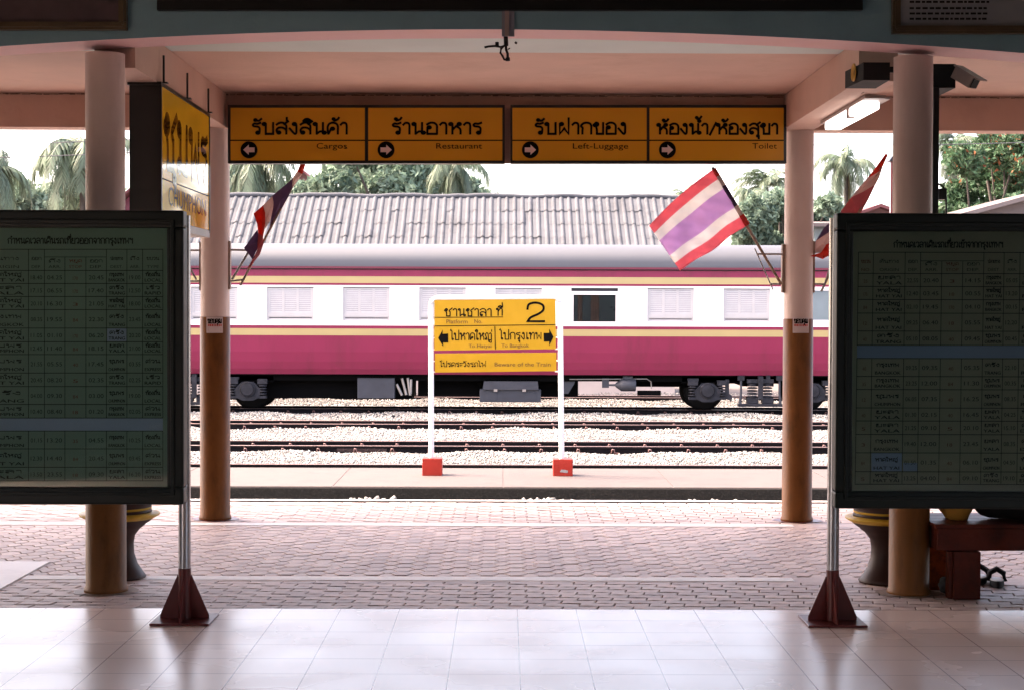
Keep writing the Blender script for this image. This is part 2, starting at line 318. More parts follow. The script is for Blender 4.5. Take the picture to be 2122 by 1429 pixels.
g('ป', .84, H, ('l', (.23, .9), (.23, 0), (.69, 0), (.69, 1.42)))
g('ฝ', .88, ('o', .23, .88, .10), ('l', (.12, .9), (.12, 0), (.40, .5), (.68, 0), (.68, 1.42)))
g('พ', .94, H, ('l', (.23, .9), (.23, 0), (.5, .62), (.76, 0), (.76, 1)))
g('ฟ', .94, H, ('l', (.23, .9), (.23, 0), (.5, .62), (.76, 0), (.76, 1.42)))
g('ม', .86, H, ('l', (.23, .9), (.23, .2)), ('o', .15, .11, .10), ('c', (.25, .14), (.45, .04), (.69, .02)), ('l', (.69, 0), (.69, 1)))
g('ย', .78, ('o', .2, .88, .10), ('c', (.1, .88), (.1, .66), (.3, .52)), ('c', (.3, .52), (.1, .42), (.08, .2), (.1, 0)), ('l', (.1, 0), (.64, 0), (.64, 1)))
g('ร', .64, ('o', .37, .11, .10), ('c', (.47, .14), (.48, .5), (.36, .64), (.14, .68), (.06, .80), (.16, .92), (.34, .90), (.54, 1.0)))
g('ล', .80, ('o', .2, .12, .10), ('c', (.1, .14), (.06, .34), (.18, .54), (.40, .56), (.58, .46), (.67, .3)), ('c', (.67, 0), (.67, .4), (.66, .74), (.5, .97), (.26, .99), (.05, .82)))
g('ส', .84, ('o', .2, .12, .10), ('c', (.1, .14), (.06, .34), (.18, .54), (.40, .56), (.58, .46), (.67, .3)), ('c', (.67, 0), (.67, .4), (.66, .74), (.5, .97), (.26, .99), (.05, .82)), ('l', (.52, .86), (.8, 1.14)))
g('ว', .70, ('o', .42, .12, .10), ('c', (.52, .14), (.56, .5), (.52, .85), (.34, 1), (.18, .96), (.04, .8)))
g('ห', .88, H, ('l', (.23, .9), (.23, 0)), ('c', (.23, .34), (.4, .62), (.56, .82)), ('o', .64, .88, .10), ('c', (.46, .68), (.66, .5), (.72, .3), (.72, 0)))
g('อ', .80, ('o', .19, .58, .10), ('c', (.09, .58), (.08, .3), (.08, 0)), ('l', (.08, 0), (.66, 0)), ('c', (.66, 0), (.66, .4), (.65, .76), (.5, .97), (.26, .99), (.05, .84)))
g('า', .56, ('c', (.04, .80), (.18, .98), (.36, .95), (.42, .75), (.42, .4), (.42, 0)))
g('ำ', .56, ('o', -.16, 1.26, .085), ('c', (.04, .80), (.18, .98), (.36, .95), (.42, .75), (.42, .4), (.42, 0)))
g('ะ', .50, ('o', .12, .78, .07), ('c', (.18, .75), (.3, .76), (.4, .9)), ('o', .12, .28, .07), ('c', (.18, .25), (.3, .26), (.4, .4)))
g('เ', .42, ('o', .24, .12, .10), ('c', (.14, .14), (.14, .5), (.14, 1)))
g('ไ', .46, ('o', .28, .12, .10), ('c', (.18, .14), (.18, .6), (.18, 1.12), (.13, 1.32), (-.04, 1.36)), ('l', (-.04, 1.36), (.04, 1.54)))
g('ใ', .46, ('o', .28, .12, .10), ('c', (.18, .14), (.18, .6), (.20, 1.05), (.3, 1.3), (.16, 1.48), (0, 1.4)), ('o', .04, 1.28, .08))
g('โ', .46, ('o', .28, .12, .10), ('c', (.18, .14), (.18, .6), (.18, 1.14), (-.02, 1.3)), ('l', (-.02, 1.3), (.26, 1.46), (.34, 1.4)))
g('ฯ', .66, H, ('c', (.23, .9), (.3, .74), (.42, .8), (.5, .96)), ('l', (.5, .96), (.5, 0)))
g('ั', 0, ('o', -.42, 1.24, .075), ('c', (-.36, 1.2), (-.2, 1.18), (-.04, 1.36)))
g('ิ', 0, ('c', (-.62, 1.14), (-.5, 1.3), (-.3, 1.33), (-.1, 1.14)), ('l', (-.1, 1.14), (-.62, 1.14)))
g('ี', 0, ('c', (-.62, 1.14), (-.5, 1.3), (-.3, 1.33), (-.1, 1.14)), ('l', (-.62, 1.14), (-.1, 1.14), (-.1, 1.44)))
g('ื', 0, ('c', (-.62, 1.14), (-.5, 1.3), (-.3, 1.33), (-.1, 1.14)), ('l', (-.62, 1.14), (-.1, 1.14), (-.1, 1.44)), ('l', (-.24, 1.3), (-.24, 1.44)))
g('ึ', 0, ('c', (-.62, 1.14), (-.5, 1.3), (-.3, 1.33), (-.1, 1.14)), ('l', (-.1, 1.14), (-.62, 1.14)), ('o', -.12, 1.28, .06))
g('็', 0, ('o', -.4, 1.2, .06), ('c', (-.36, 1.26), (-.2, 1.3), (-.1, 1.44)))
g('ุ', 0, ('o', -.2, -.2, .065), ('l', (-.135, -.2), (-.135, -.46)))
g('ู', 0, ('o', -.3, -.2, .065), ('l', (-.235, -.2), (-.235, -.42), (-.08, -.42), (-.08, -.16)))
g('่', 0, ('l', (-.14, 1.2), (-.14, 1.46)))
g('้', 0, ('o', -.40, 1.34, .06), ('c', (-.34, 1.34), (-.36, 1.2), (-.16, 1.28), (-.06, 1.46)))
g('/', .5, ('l', (.04, -.1), (.48, 1.1)))
g(' ', .4)
UP = set('ัิีืึ็'); TONE = set('่้')
def thai(text):
    x = 0; out = []; prev = ''
    for i, ch in enumerate(text):
        adv, st = G[ch]; dy = 0; dx = 0
        if ch in TONE and (prev in UP or text[i + 1:i + 2] == 'ำ'): dy = .30
        if ch in TONE and text[i + 1:i + 2] == 'ำ': dx = .05; dy = .26
        if prev == 'ป' and (ch in UP or ch in TONE): dx -= .2
        out += [[(px + x + dx, py + dy) for px, py in s] for s in st]
        x += adv; prev = ch if adv else (prev if ch in TONE else ch)
    return out, x - .12
def stroke_mesh(lines, w, fx, fy, closed_eps=1e-4):
    """flat ribbons of width w after scaling by fx, fy; each ribbon lies a hair above the last"""
    V = []; F = []; lift = 0
    for ln in lines:
        p = np.array([(a * fx, b * fy) for a, b in ln]); n = len(p)
        if n < 2: continue
        closed = np.hypot(*(p[0] - p[-1])) < closed_eps * fx + 1e-9 and n > 3
        d = np.diff(p, axis=0); d /= np.maximum(np.hypot(d[:, 0], d[:, 1])[:, None], 1e-9)
        nn = np.stack([-d[:, 1], d[:, 0]], 1); k = len(V)
        for i in range(n):
            a = nn[i - 1] if i > 0 else (nn[-1] if closed else nn[0]); b = nn[i] if i < n - 1 else (nn[0] if closed else nn[-1])
            q = a + b; L = np.hypot(*q); q = q / L if L > 1e-6 else a
            q = q / max(np.dot(q, a), 0.55)
            c = p[i].copy()
            if not closed and i == 0: c = c - d[0] * w * .3
            if not closed and i == n - 1: c = c + d[-1] * w * .3
            V.append((*(c + q * w / 2), lift)); V.append((*(c - q * w / 2), lift))
        for i in range(n - 1): F.append((k + 2 * i, k + 2 * i + 1, k + 2 * i + 3, k + 2 * i + 2))
        lift = (lift + 0.00012) % 0.0009
    return V, F
_lat = {}
def latin(text):
    if text not in _lat:
        c = bpy.data.curves.new('lettering', 'FONT'); c.body = text; c.size = 1; c.resolution_u = 3
        o = bpy.data.objects.new('lettering', c); COL.objects.link(o); bpy.context.view_layer.update()
        me = bpy.data.meshes.new_from_object(o.evaluated_get(bpy.context.evaluated_depsgraph_get()))
        V = [tuple(v.co) for v in me.vertices]; F = [tuple(f.vertices) for f in me.polygons]
        bpy.data.objects.remove(o); bpy.data.curves.remove(c); bpy.data.meshes.remove(me)
        _lat[text] = (V, F, min(v[0] for v in V), max(v[0] for v in V))
    return _lat[text]
def front(mb, V, F, D, m):
    """lay flat lettering (x, z given in metres as x, y) on the plane facing the viewer at depth D"""
    mb.add([(x, D - z, y) for x, y, z in V], F, m)
def th_px(mb, text, x0, x1, yb, xh, D, w, m):
    """Thai word between pixel columns x0..x1 of the photo, baseline yb, letter height xh pixels, on depth D"""
    ln, wd = thai(text); a = P(x0, yb, D); b = P(x1, yb, D); fx = (b.x - a.x) / wd; fy = xh * D / FPX
    V, F = stroke_mesh(ln, w * D / FPX, fx, fy); sl_ = (b.z - a.z) / (b.x - a.x)
    front(mb, [(a.x + x, a.z + y + sl_ * x, z) for x, y, z in V], F, D, m)
def la_px(mb, text, x0, x1, yb, cap, D, m):
    V, F, lo, hi = latin(text); a = P(x0, yb, D); b = P(x1, yb, D); fx = (b.x - a.x) / (hi - lo); fy = cap * D / FPX / 0.70; sl_ = (b.z - a.z) / (b.x - a.x)
    front(mb, [(a.x + (x - lo) * fx, a.z + y * fy + sl_ * (x - lo) * fx, 0) for x, y, z in V], F, D, m)
def rect_px(mb, x0, y0, x1, y1, D, m, t=0.0):
    """upright rectangle facing the viewer; t = thickness behind"""
    a, b, c, d = P(x0, y1, D), P(x1, y1, D), P(x1, y0, D), P(x0, y0, D)
    if t: mb.prism([(q.x, q.z) for q in (a, b, c, d)], D, D + t, m)
    else: mb.poly([a, b, c, d], m)
def poly_px(mb, pts, D, m, t):
    q = [P(x, y, D) for x, y in pts]; mb.prism([(v.x, v.z) for v in q], D, D + t, m)
# ------------------------------------------------------------------ ground, platforms
b = MB(); b.box(-600, 600, 13.9, 900, -1.3, -1.0, 'soil'); structure('ground', b)
b = MB(); b.box(-7, 7, -8, 8.73, -0.3, 0, 'floor_tile'); structure('tile_floor', b)
b = MB(); b.box(-24, 24, 8.73, 13.62, -1.25, -0.014, 'paver_joint'); b.box(-24, -7, -8, 8.73, -1.25, -0.014, 'paver_joint'); b.box(7, 24, -8, 8.73, -1.25, -0.014, 'paver_joint'); structure('platform_base', b)
b = MB(); b.box(-24, 24, 13.625, 13.72, -1.25, 0.001, 'concrete_pink'); b.box(-24, 24, 13.63, 13.715, 0.001, 0.005, 'paint_line'); structure('platform_edge', b)
b = MB(); b.box(-7, -2.85, 8.735, 10.28, -0.012, 0.009, 'path_pale'); structure('concrete_path', b)
# pavers: every stone is modelled, one sheet
def pavers():
    bm_v = []; bm_f = []
    def stone(poly, z=0.0):
        z += RNG.normal(0, 0.0008); n = len(poly); k = len(bm_v); c = np.mean(poly, 0); p = np.array(poly); q = c + (p - c) * (1 - 0.003 / np.maximum(np.hypot(*(p - c).T)[:, None], .01) * 1.0)
        tx, ty = RNG.normal(0, 0.006, 2)
        bm_v.extend([(x, y, -0.02) for x, y in p]); bm_v.extend([(x, y, z - 0.003 + (x - c[0]) * tx + (y - c[1]) * ty) for x, y in p]); bm_v.extend([(x, y, z + (x - c[0]) * tx + (y - c[1]) * ty) for x, y in q])
        for i in range(n):
            j = (i + 1) % n; bm_f.append((k + i, k + j, k + n + j, k + n + i)); bm_f.append((k + n + i, k + n + j, k + 2 * n + j, k + 2 * n + i))
        bm_f.append(tuple(k + 2 * n + i for i in range(n)))
    g_ = 0.0055
    X0, X1 = -5.2, 5.2
    def zig(y0, y1, start):
        row = 0; y = y0; h = 0.088; L = 0.19
        while y + h <= y1 + 0.02:
            x = X0 + (row % 2) * L / 2 + start
            while x < X1:
                w = [0, .009, 0, -.009, 0]; bot = [(x + .0034 + (L - .0068) * t, y + .0045 + w[i]) for i, t in enumerate((0, .25, .5, .75, 1))]; top = [(px + 0.014, py + h - .009) for px, py in bot]
                stone(bot + top[::-1])
                x += L
            y += h; row += 1
    zig(8.735, 9.62, 0)
    # six-sided field
    y = 9.835; px, py = 0.173, 0.152
    while y < 12.05:
        x = X0
        while x < X1:
            A = [(-.050, 0), (-.016, .072), (.016, .072), (.050, 0), (.016, -.072), (-.016, -.072)]
            B = [(-.034, -.073), (.034, -.073), (.0695, 0), (.034, .073), (-.034, .073), (-.0695, 0)]
            stone([(x + a * .965, y + c * .925) for a, c in A])
            stone([(x + px / 2 + a * .965, y + py / 2 + c * .93) for a, c in B])
            x += px
        y += py
    zig(12.24, 13.60, 0.05)
    mb = MB(); mb.add(bm_v, bm_f, 'paver'); o = mb.build('brick_paving', fix=True); o['kind'] = 'structure'
pavers()
def paint(x0, x1, y0, y1, wob):
    b = MB(); n = int((x1 - x0) / 0.08); vs = []; fs = []
    for i in range(n + 1):
        x = x0 + (x1 - x0) * i / n; w = wob * math.sin(x * 2 * math.pi / 0.173) + random.gauss(0, wob * .25)
        vs += [(x, y0 + random.gauss(0, wob * .2), 0.0035), (x, y1 + w, 0.0035)]
    for i in range(n): fs.append((2 * i, 2 * i + 2, 2 * i + 3, 2 * i + 1))
    b.add(vs, fs, 'paint_line'); structure('painted_line', b)
paint(-2.84, 1.72, 9.635, 9.765, 0.010); paint(-6, 2.15, 12.07, 12.20, 0.008); paint(-6, 6, 13.33, 13.40, 0.004)
b = MB(); b.box(-6, -2.84, 9.60, 9.8, -0.02, 0.0, 'paver'); b.box(1.72, 6, 9.60, 9.8, -0.02, 0.0, 'paver'); b.box(-6, 6, 12.04, 12.25, -0.02, 0.0, 'paver'); b.box(-2.84, 1.72, 9.60, 9.8, -0.02, 0.001, 'paver'); structure('paving_strip', b)
# second platform: low concrete island beyond the first track
ZR = -0.70                                  # rail head level
ZP2 = -0.487
b = MB(); b.box(-40, 40, 19.2, 21.5, -1.3, ZP2, 'concrete_pink')
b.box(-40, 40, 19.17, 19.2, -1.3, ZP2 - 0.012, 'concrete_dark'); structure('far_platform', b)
b = MB()
for i in range(40): b.box(-40 + 2 * i, -40 + 2 * i + 1.985, 19.23, 21.48, ZP2, ZP2 + 0.004, 'concrete_pink')
structure('platform_slabs', b)

# ------------------------------------------------------------------ tracks
def rail_profile(y):
    z = ZR; return [(y - .055, z - .14), (y + .055, z - .14), (y + .055, z - .128), (y + .008, z - .112), (y + .008, z - .045), (y + .032, z - .035), (y + .032, z - .006), (y + .026, z), (y - .026, z), (y - .032, z - .006), (y - .032, z - .035), (y - .008, z - .045), (y - .008, z - .112), (y - .055, z - .128)]
def track(yn, label, clips=True, x1=26, shiny=True):
    t = thing('railway_track', label, 'railway track', (0, yn + .5, ZR), 'railway tracks across the yard')
    first = None
    for y in (yn, yn + 1.0):
        b = MB(); pr = rail_profile(y); n = len(pr); vs = [(x, a, z) for x in (-x1, x1) for a, z in pr]
        for i in range(n):
            j = (i + 1) % n; b.add([vs[i], vs[j], vs[n + j], vs[n + i]], [(0, 1, 2, 3)], 'rail_top' if i in (7, 6, 8) and shiny else 'rail_side')
        b.build('rail', t, base=(0, y, ZR))
        if clips:
            b = MB(); xs = [x * 0.62 + random.uniform(-.02, .02) + (yn % .6) for x in range(-16, 17)]
            for x in xs:
                c = (x, y - .075, ZR - .10)
                b = MB(); b.tube([(x - .035, y - .05, ZR - .115), (x - .02, y - .085, ZR - .045), (x + .01, y - .09, ZR - .05), (x + .02, y - .07, ZR - .105), (x + .09, y - .085, ZR - .112)], .011, 'clip', 6)
                b.build('rail_clip', t, base=c)
    for (x, y) in ((P(750, 905, yn).x, yn), ) if abs(yn - 27.6) < .1 else ((P(1540, 870, yn).x, yn),) if abs(yn - 32.8) < .1 else ():
        b = MB(); b.box(x - .42, x + .42, y - .034, y - .010, ZR - .108, ZR - .048, 'fishplate')
        for k in (-.3, -.1, .1, .3): b.lathe((x + k, y - .05, ZR - .078), [(0, 0), (.016, 0), (.016, .02)], 'fishplate', 8, 'Y')
        b.build('fishplate', t)
    return t
track(23.3, 'railway track close behind the low concrete island platform', clips=False)
track(27.6, 'empty railway track with thick dark rails, first beyond the platform sign', True)
track(32.8, 'empty railway track between the front track and the coach', True)
track(37.8, 'railway track carrying the magenta passenger coach', True)
track(43.0, 'shaded railway track lying behind the coach', False)

# ballast: a bed sheet and loose stones
b = MB(); b.box(-40, 40, 13.95, 19.16, -1.2, -0.80, 'ballast_bed'); b.box(-40, 40, 21.52, 46, -1.2, -0.868, 'ballast_bed'); structure('ballast_bed', b)
def stones():
    ico_v = np.array([(0, 0, 1), (.9, 0, .1), (.28, .85, .1), (-.72, .52, -.1), (-.72, -.52, .1), (.28, -.85, -.1), (0.1, 0, -.9)])
    ico_f = np.array([(0, 1, 2), (0, 2, 3), (0, 3, 4), (0, 4, 5), (0, 5, 1), (6, 2, 1), (6, 3, 2), (6, 4, 3), (6, 5, 4), (6, 1, 5)])
    def field(n, x0, x1, y0, y1, hump, size=(.011, .027)):
        x = RNG.uniform(x0, x1, n); y = RNG.uniform(y0, y1, n)
        u = np.clip(np.minimum(y - y0, y1 - y) / 0.45, 0, 1); und = 0.018 * np.sin(x * 1.7 + y) + 0.014 * np.sin(x * 4.1 + 2 * y)
        z = -0.862 + (hump + .062) * np.clip(np.minimum(y - y0, y1 - y) / 0.8, 0, 1) ** .8 + und * u + RNG.uniform(-.02, .012, n); return np.stack([x, y, z], 1), RNG.uniform(*size, n)
    parts = []
    for (y0, y1, n, hump) in ((24.42, 27.53, 40000, .05), (27.68, 28.5, 1500, -.02), (28.7, 32.72, 36000, .06), (33.9, 37.72, 30000, .05), (38.9, 42.9, 22000, .08), (44.1, 46, 6000, .1), (23.4, 24.2, 6000, -.02), (21.55, 23.2, 1500, -.02)):
        w = 0.34 * y1 + 1.0; parts.append(field(n, -w, w, y0, y1, hump))
    # heap against the front wall of the island
    n = 500; x = RNG.normal(-.2, 2.4, n); y = 19.16 - np.abs(RNG.normal(0, .16, n)) - .02
    z = -0.71 + .09 * np.exp(-((19.16 - y) / .22) ** 2) * (0.6 + .5 * np.sin(x * 3.1)) + RNG.uniform(-.03, .01, n); parts.append((np.stack([x, y, z], 1), RNG.uniform(.02, .05, n)))
    n = 5000; x = RNG.uniform(-8, 8, n); y = RNG.uniform(16.2, 19.1, n); parts.append((np.stack([x, y, np.full(n, -.79)], 1), RNG.uniform(.02, .045, n)))
    C = np.concatenate([p[0] for p in parts]); r = np.concatenate([p[1] for p in parts]); n = len(C)
    q = RNG.normal(size=(n, 4)); q /= np.linalg.norm(q, axis=1)[:, None]; w_, x_, y_, z_ = q.T
    Rm = np.stack([1 - 2 * (y_**2 + z_**2), 2 * (x_*y_ - z_*w_), 2 * (x_*z_ + y_*w_), 2 * (x_*y_ + z_*w_), 1 - 2 * (x_**2 + z_**2), 2 * (y_*z_ - x_*w_), 2 * (x_*z_ - y_*w_), 2 * (y_*z_ + x_*w_), 1 - 2 * (x_**2 + y_**2)], 1).reshape(n, 3, 3)
    sc = RNG.uniform(.65, 1.25, (n, 1, 3)); V = (ico_v[None] * sc * (1 + RNG.uniform(-.18, .18, (n, 7, 1)))) * r[:, None, None]
    V = np.einsum('nij,nkj->nki', Rm, V) + C[:, None]; F = (ico_f[None] + (np.arange(n) * 7)[:, None, None]).reshape(-1, 3)
    o = npmesh('track_ballast', V.reshape(-1, 3), F, ['ballast_stone']); tag(o, 'pale crushed stone ballast heaped between the rails', 'ballast', kind='stuff')
stones()

# ------------------------------------------------------------------ station building and its pillars
B = thing('station_building', 'station hall and platform canopy with a teal arched beam over pink painted ceilings', 'building', (0, 9.1, 0))
b = MB()
n = 48; za = lambda x: 3.125 - 0.118 * (abs(x + 0.05) / 2.9) ** 1.9; xs = [-4.8 + 9.6 * i / n for i in range(n + 1)]
for i in range(n):
    x, u = xs[i], xs[i + 1]
    b.add([(x, 9.0, za(x)), (u, 9.0, za(u)), (u, 9.0, 4.2), (x, 9.0, 4.2)], [(0, 1, 2, 3)], 'teal_paint')
    b.add([(x, 9.0, za(x)), (u, 9.0, za(u)), (u, 9.3, za(u)), (x, 9.3, za(x))], [(0, 1, 2, 3)], 'soffit_pink', True)
    b.add([(x, 9.3, za(x)), (u, 9.3, za(u)), (u, 9.3, 4.2), (x, 9.3, 4.2)], [(0, 1, 2, 3)], 'teal_paint')
b.build('arch_beam', B)
b = MB(); b.box(-7, 7, -8.3, 9.0, 4.2, 4.4, 'hall_wall'); b.build('hall_ceiling', B)
b = MB(); b.box(-7, 7, -8.3, -8.1, 0, 4.2, 'hall_wall'); b.build('hall_wall', B)
HO = (1.6, 4.4)                # unseen openings added in the hall side walls to let in fill light
for s in (-1, 1):
    x0, x1 = sorted((s * 4.8, s * 5.0)); b = MB()
    for (ya, yb, za_, zb_) in ((-8.1, HO[0], 0, 4.2), (HO[1], 9.3, 0, 4.2), (HO[0], HO[1], 0, .02), (HO[0], HO[1], 2.9, 4.2)): b.box(x0, x1, ya, yb, za_, zb_, 'hall_wall')
    b.build('hall_wall', B)
    x0, x1 = sorted((s * 5.0, s * 20)); b = MB(); b.box(x0, x1, 9.0, 9.3, 0, 4.2, 'canopy_paint'); b.build('facade_wall', B)
ZC = 3.205
b = MB(); b.box(-20, 20, 9.3, 10.33, ZC, ZC + .15, 'ceiling_teal'); b.build('ceiling_band', B)
b = MB(); b.box(-20, 20, 10.33, 14.0, ZC + .0, ZC + .15, 'canopy_paint'); b.build('canopy_ceiling', B)
b = MB(); b.box(-20, 20, 9.3, 14.1, ZC + .152, ZC + .25, 'roof_dark'); b.build('canopy_roof', B)
ZB = 2.948
b = MB(); b.box(-20, 20, 12.345, 12.56, ZB, ZC - .002, 'canopy_paint')
x = -8
while x < 8:        # ragged crack along the joint of beam and ceiling
    w = random.uniform(.008, .05); h = random.uniform(.002, .009); q = random.gauss(0, .0012); b.box(x, x + w, 12.340, 12.346, ZC - .010 - h / 2 + q, ZC - .010 + h / 2 + q, 'crack'); x += w + random.choice((0, 0, 0, .003, .012))
b.build('rear_beam', B)
for s in (-1, 1):
    x = s * 2.205; b = MB(); b.box(x - .115, x + .115, 9.31 if s < 0 else 9.72, 12.343, ZB + .003, ZC - .003, 'canopy_paint'); b.build('side_beam', B)
def pillar(px_base, py_base, D, ztop, r, label):
    c = P(px_base, py_base, D); t = thing('pillar', label, 'pillar', (c.x, D, 0), 'round canopy pillars')
    zs = 1.53
    b = MB(); b.lathe((c.x, D, 0), [(r, zs), (r, ztop)], 'pillar_paint', 40); b.build('shaft', t, base=(c.x, D, 0))
    b = MB(); b.lathe((c.x, D, 0), [(0, 0), (r + .014, 0), (r + .012, .02), (r + .004, .035), (r + .004, zs), (r, zs + .002)], 'pillar_brown', 40); b.build('painted_base', t, base=(c.x, D, 0))
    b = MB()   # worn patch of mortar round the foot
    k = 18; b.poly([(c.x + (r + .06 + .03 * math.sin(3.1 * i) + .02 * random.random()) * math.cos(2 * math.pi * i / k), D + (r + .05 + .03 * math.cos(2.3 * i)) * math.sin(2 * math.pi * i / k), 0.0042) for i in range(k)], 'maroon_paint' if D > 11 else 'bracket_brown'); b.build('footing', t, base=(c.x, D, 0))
    return t, c.x
pl1, XL1 = pillar(220, 1228, 9.25, 3.02, .109, 'brown and cream front pillar behind the left timetable board')
pr1, XR1 = pillar(1883, 1232, 9.25, 3.02, .109, 'brown and cream front pillar behind the right timetable board')
pl2, XL2 = pillar(446, 1077, 12.45, 2.947, .109, 'rear pillar with a sticker, beside the limp flag')
pr2, XR2 = pillar(1651, 1080, 12.45, 2.947, .109, 'rear pillar with a sticker, beside the spread striped flag')
def sticker(xp, X, label):
    t = thing('sticker', label, 'sticker', (X, 12.33, 1.5), 'stickers on the rear pillars'); D0 = 12.45
    def wrap(x, z, lift=0.0): # lay the sheet round the pillar
        r = .1145 + lift; a = (x - X) / .113; return (X + r * math.sin(a), D0 - r * math.cos(a), z)
    a = P(xp[0], 657, 12.335); c = P(xp[1], 690, 12.335); b = MB(); k = 8
    for i in range(k):
        u, w = a.x + (c.x - a.x) * i / k, a.x + (c.x - a.x) * (i + 1) / k; b.add([wrap(u, c.z), wrap(w, c.z), wrap(w, a.z), wrap(u, a.z)], [(0, 1, 2, 3)], 'sticker_white')
    b.build('sheet', t)
    b = MB(); ln, wd = thai('ขอบคุณ'); W_ = (c.x - a.x); V, F = stroke_mesh(ln, .007, W_ * .82 / wd, .030)
    b.add([wrap(a.x + W_ * .09 + x, a.z - .046 + y, .0012) for x, y, z in V], F, 'letter_black')
    x = a.x + W_ * .1
    while x < c.x - W_ * .14:
        w = random.uniform(.006, .013); b.add([wrap(x, a.z - .070, .001), wrap(x + w, a.z - .070, .001), wrap(x + w, a.z - .053, .001), wrap(x, a.z - .053, .001)], [(0, 1, 2, 3)], 'ink_red'); x += w + .004
    for zz in (.082, .092, .100): b.add([wrap(a.x + W_ * .12, a.z - zz - .003, .001), wrap(c.x - W_ * .12, a.z - zz - .003, .001), wrap(c.x - W_ * .12, a.z - zz, .001), wrap(a.x + W_ * .12, a.z - zz, .001)], [(0, 1, 2, 3)], 'letter_faded')
    b.build('lettering', t)
sticker((427, 462), XL2, 'small white notice sticker on the rear pillar by the limp flag')
sticker((1643, 1678), XR2, 'small white notice sticker on the rear pillar by the spread flag')

# ------------------------------------------------------------------ orange hanging direction signs
DS = 12.22
def arrow_disc(mb, x, y, r, D, right):
    c = P(x, y, D); rr = r * D / FPX
    mb.poly([(c.x + rr * math.cos(a), D - .0015, c.z + rr * math.sin(a)) for a in np.linspace(0, 2 * math.pi, 28, endpoint=False)], 'letter_black')
    s = 1 if right else -1; pts = [(-.66, -.28), (.02, -.28), (.02, -.60), (.68, 0), (.02, .60), (.02, .28), (-.66, .28)]
    mb.poly([(c.x + s * u * rr, D - .0025, c.z + v * rr) for u, v in pts], 'arrow_pink')
def direction_sign(x0, x1, label, panels):
    a = P((x0 + x1) / 2, 338, DS); t = thing('direction_sign', label, 'hanging sign', (a.x, DS + .06, a.z), 'orange direction signs under the rear beam')
    b = MB(); rect_px(b, x0, 218, x1, 339, DS, 'black_paint', .10); b.build('case', t)
    for (p0, p1, word, wx, xh, eng, ex, ax, right) in panels:
        b = MB(); rect_px(b, p0, 224, p1, 290, DS - .004, 'sign_orange'); rect_px(b, p0, 292.6, p1, 333, DS - .004, 'sign_orange'); rect_px(b, p0, 290, p1, 292.6, DS - .0035, 'letter_black'); b.build('panel', t)
        b = MB(); th_px(b, word, wx[0], wx[1], 278, xh, DS - .0065, 4.6, 'letter_black'); la_px(b, eng, ex[0], ex[1], 308.5, 11.5, DS - .0065, 'letter_black'); arrow_disc(b, ax, 311, 17.5, DS - .0065, right); b.build('lettering', t)
direction_sign(472, 1046, 'orange hanging sign for cargos and restaurant', [(478, 756, 'รับส่งสินค้า', (522, 719), 23, 'Cargos', (656, 719), 516, False), (763, 1041, 'ร้านอาหาร', (812, 997), 23, 'Restaurant', (904, 999), 800, True)])
direction_sign(1058, 1630, 'orange hanging sign for left luggage and toilet', [(1062, 1340, 'รับฝากของ', (1108, 1298), 23, 'Left-Luggage', (1187, 1302), 1099, True), (1346, 1624, 'ห้องน้ำ/ห้องสุขา', (1361, 1611), 21, 'Toilet', (1559, 1610), 1383, True)])
b = MB(); rect_px(b, 1043, 200, 1060, 339, DS + .105, 'canopy_paint', .03)
o = b.build('sign_hanger'); tag(o, 'pink painted strip showing in the gap between the two orange direction signs', 'hanger')

# station name sign hung along the left side beam
def name_sign():
    x0, x1, y0, y1, z0, z1 = -2.258, -2.072, 9.9, 11.52, 2.12, 2.935
    t = thing('station_name_sign', 'yellow and black lit box sign hung under the left side beam', 'hanging sign', (-2.165, 10.7, z0))
    b = MB(); b.box(x0, x1 - .004, y0, y1, z0 + .02, z1, 'black_paint'); b.box(x0 - .01, x1 + .008, y0 - .012, y1 + .012, z1, z1 + .02, 'black_paint'); b.box(x1 - .004, x1 + .008, y0 - .006, y0 + .016, z0, z1, 'black_paint'); b.box(x1 - .004, x1 + .008, y1 - .016, y1 + .006, z0, z1, 'black_paint'); b.build('case', t)
    b = MB(); b.box(x0 - .005, x1 + .006, y0, y1, z0 - .03, z0 + .018, 'steel_grey'); b.build('tray', t)
    b = MB(); b.box(x1 - .003, x1 + .003, y0 + .017, y1 - .017, z0 + .02, z1 - .003, 'acrylic_yellow'); b.build('panel', t)
    b = MB(); ln, wd = thai('ชุมพร'); V, F = stroke_mesh(ln, .060, 1.42 / wd, .30); b.add([(x1 + .0042 + z, y0 + .10 + x, z0 + .345 + y) for x, y, z in V], F, 'letter_gloss')
    V, F, lo, hi = latin('CHUMPHON'); s = 1.25 / (hi - lo); b.add([(x1 + .0045, y0 + .22 + (x - lo) * s, z0 + .11 + y * s * .75) for x, y, z in V], F, 'letter_gloss')
    b.box(x1 + .0032, x1 + .0040, y0 + .03, y1 - .03, z0 + .255, z0 + .262, 'letter_black'); b.build('lettering', t)
    for y in (9.98, 10.72, 11.48):
        b = MB(); b.tube([(x1 + .004, y, z1 + .02), (x1 + .004, y, z1 + .19)], .007, 'black_paint', 8); b.box(x1 - .03, x1 + .03, y - .02, y + .02, z1 + .02, z1 + .028, 'black_paint'); b.build('hanger_rod', t)
name_sign()

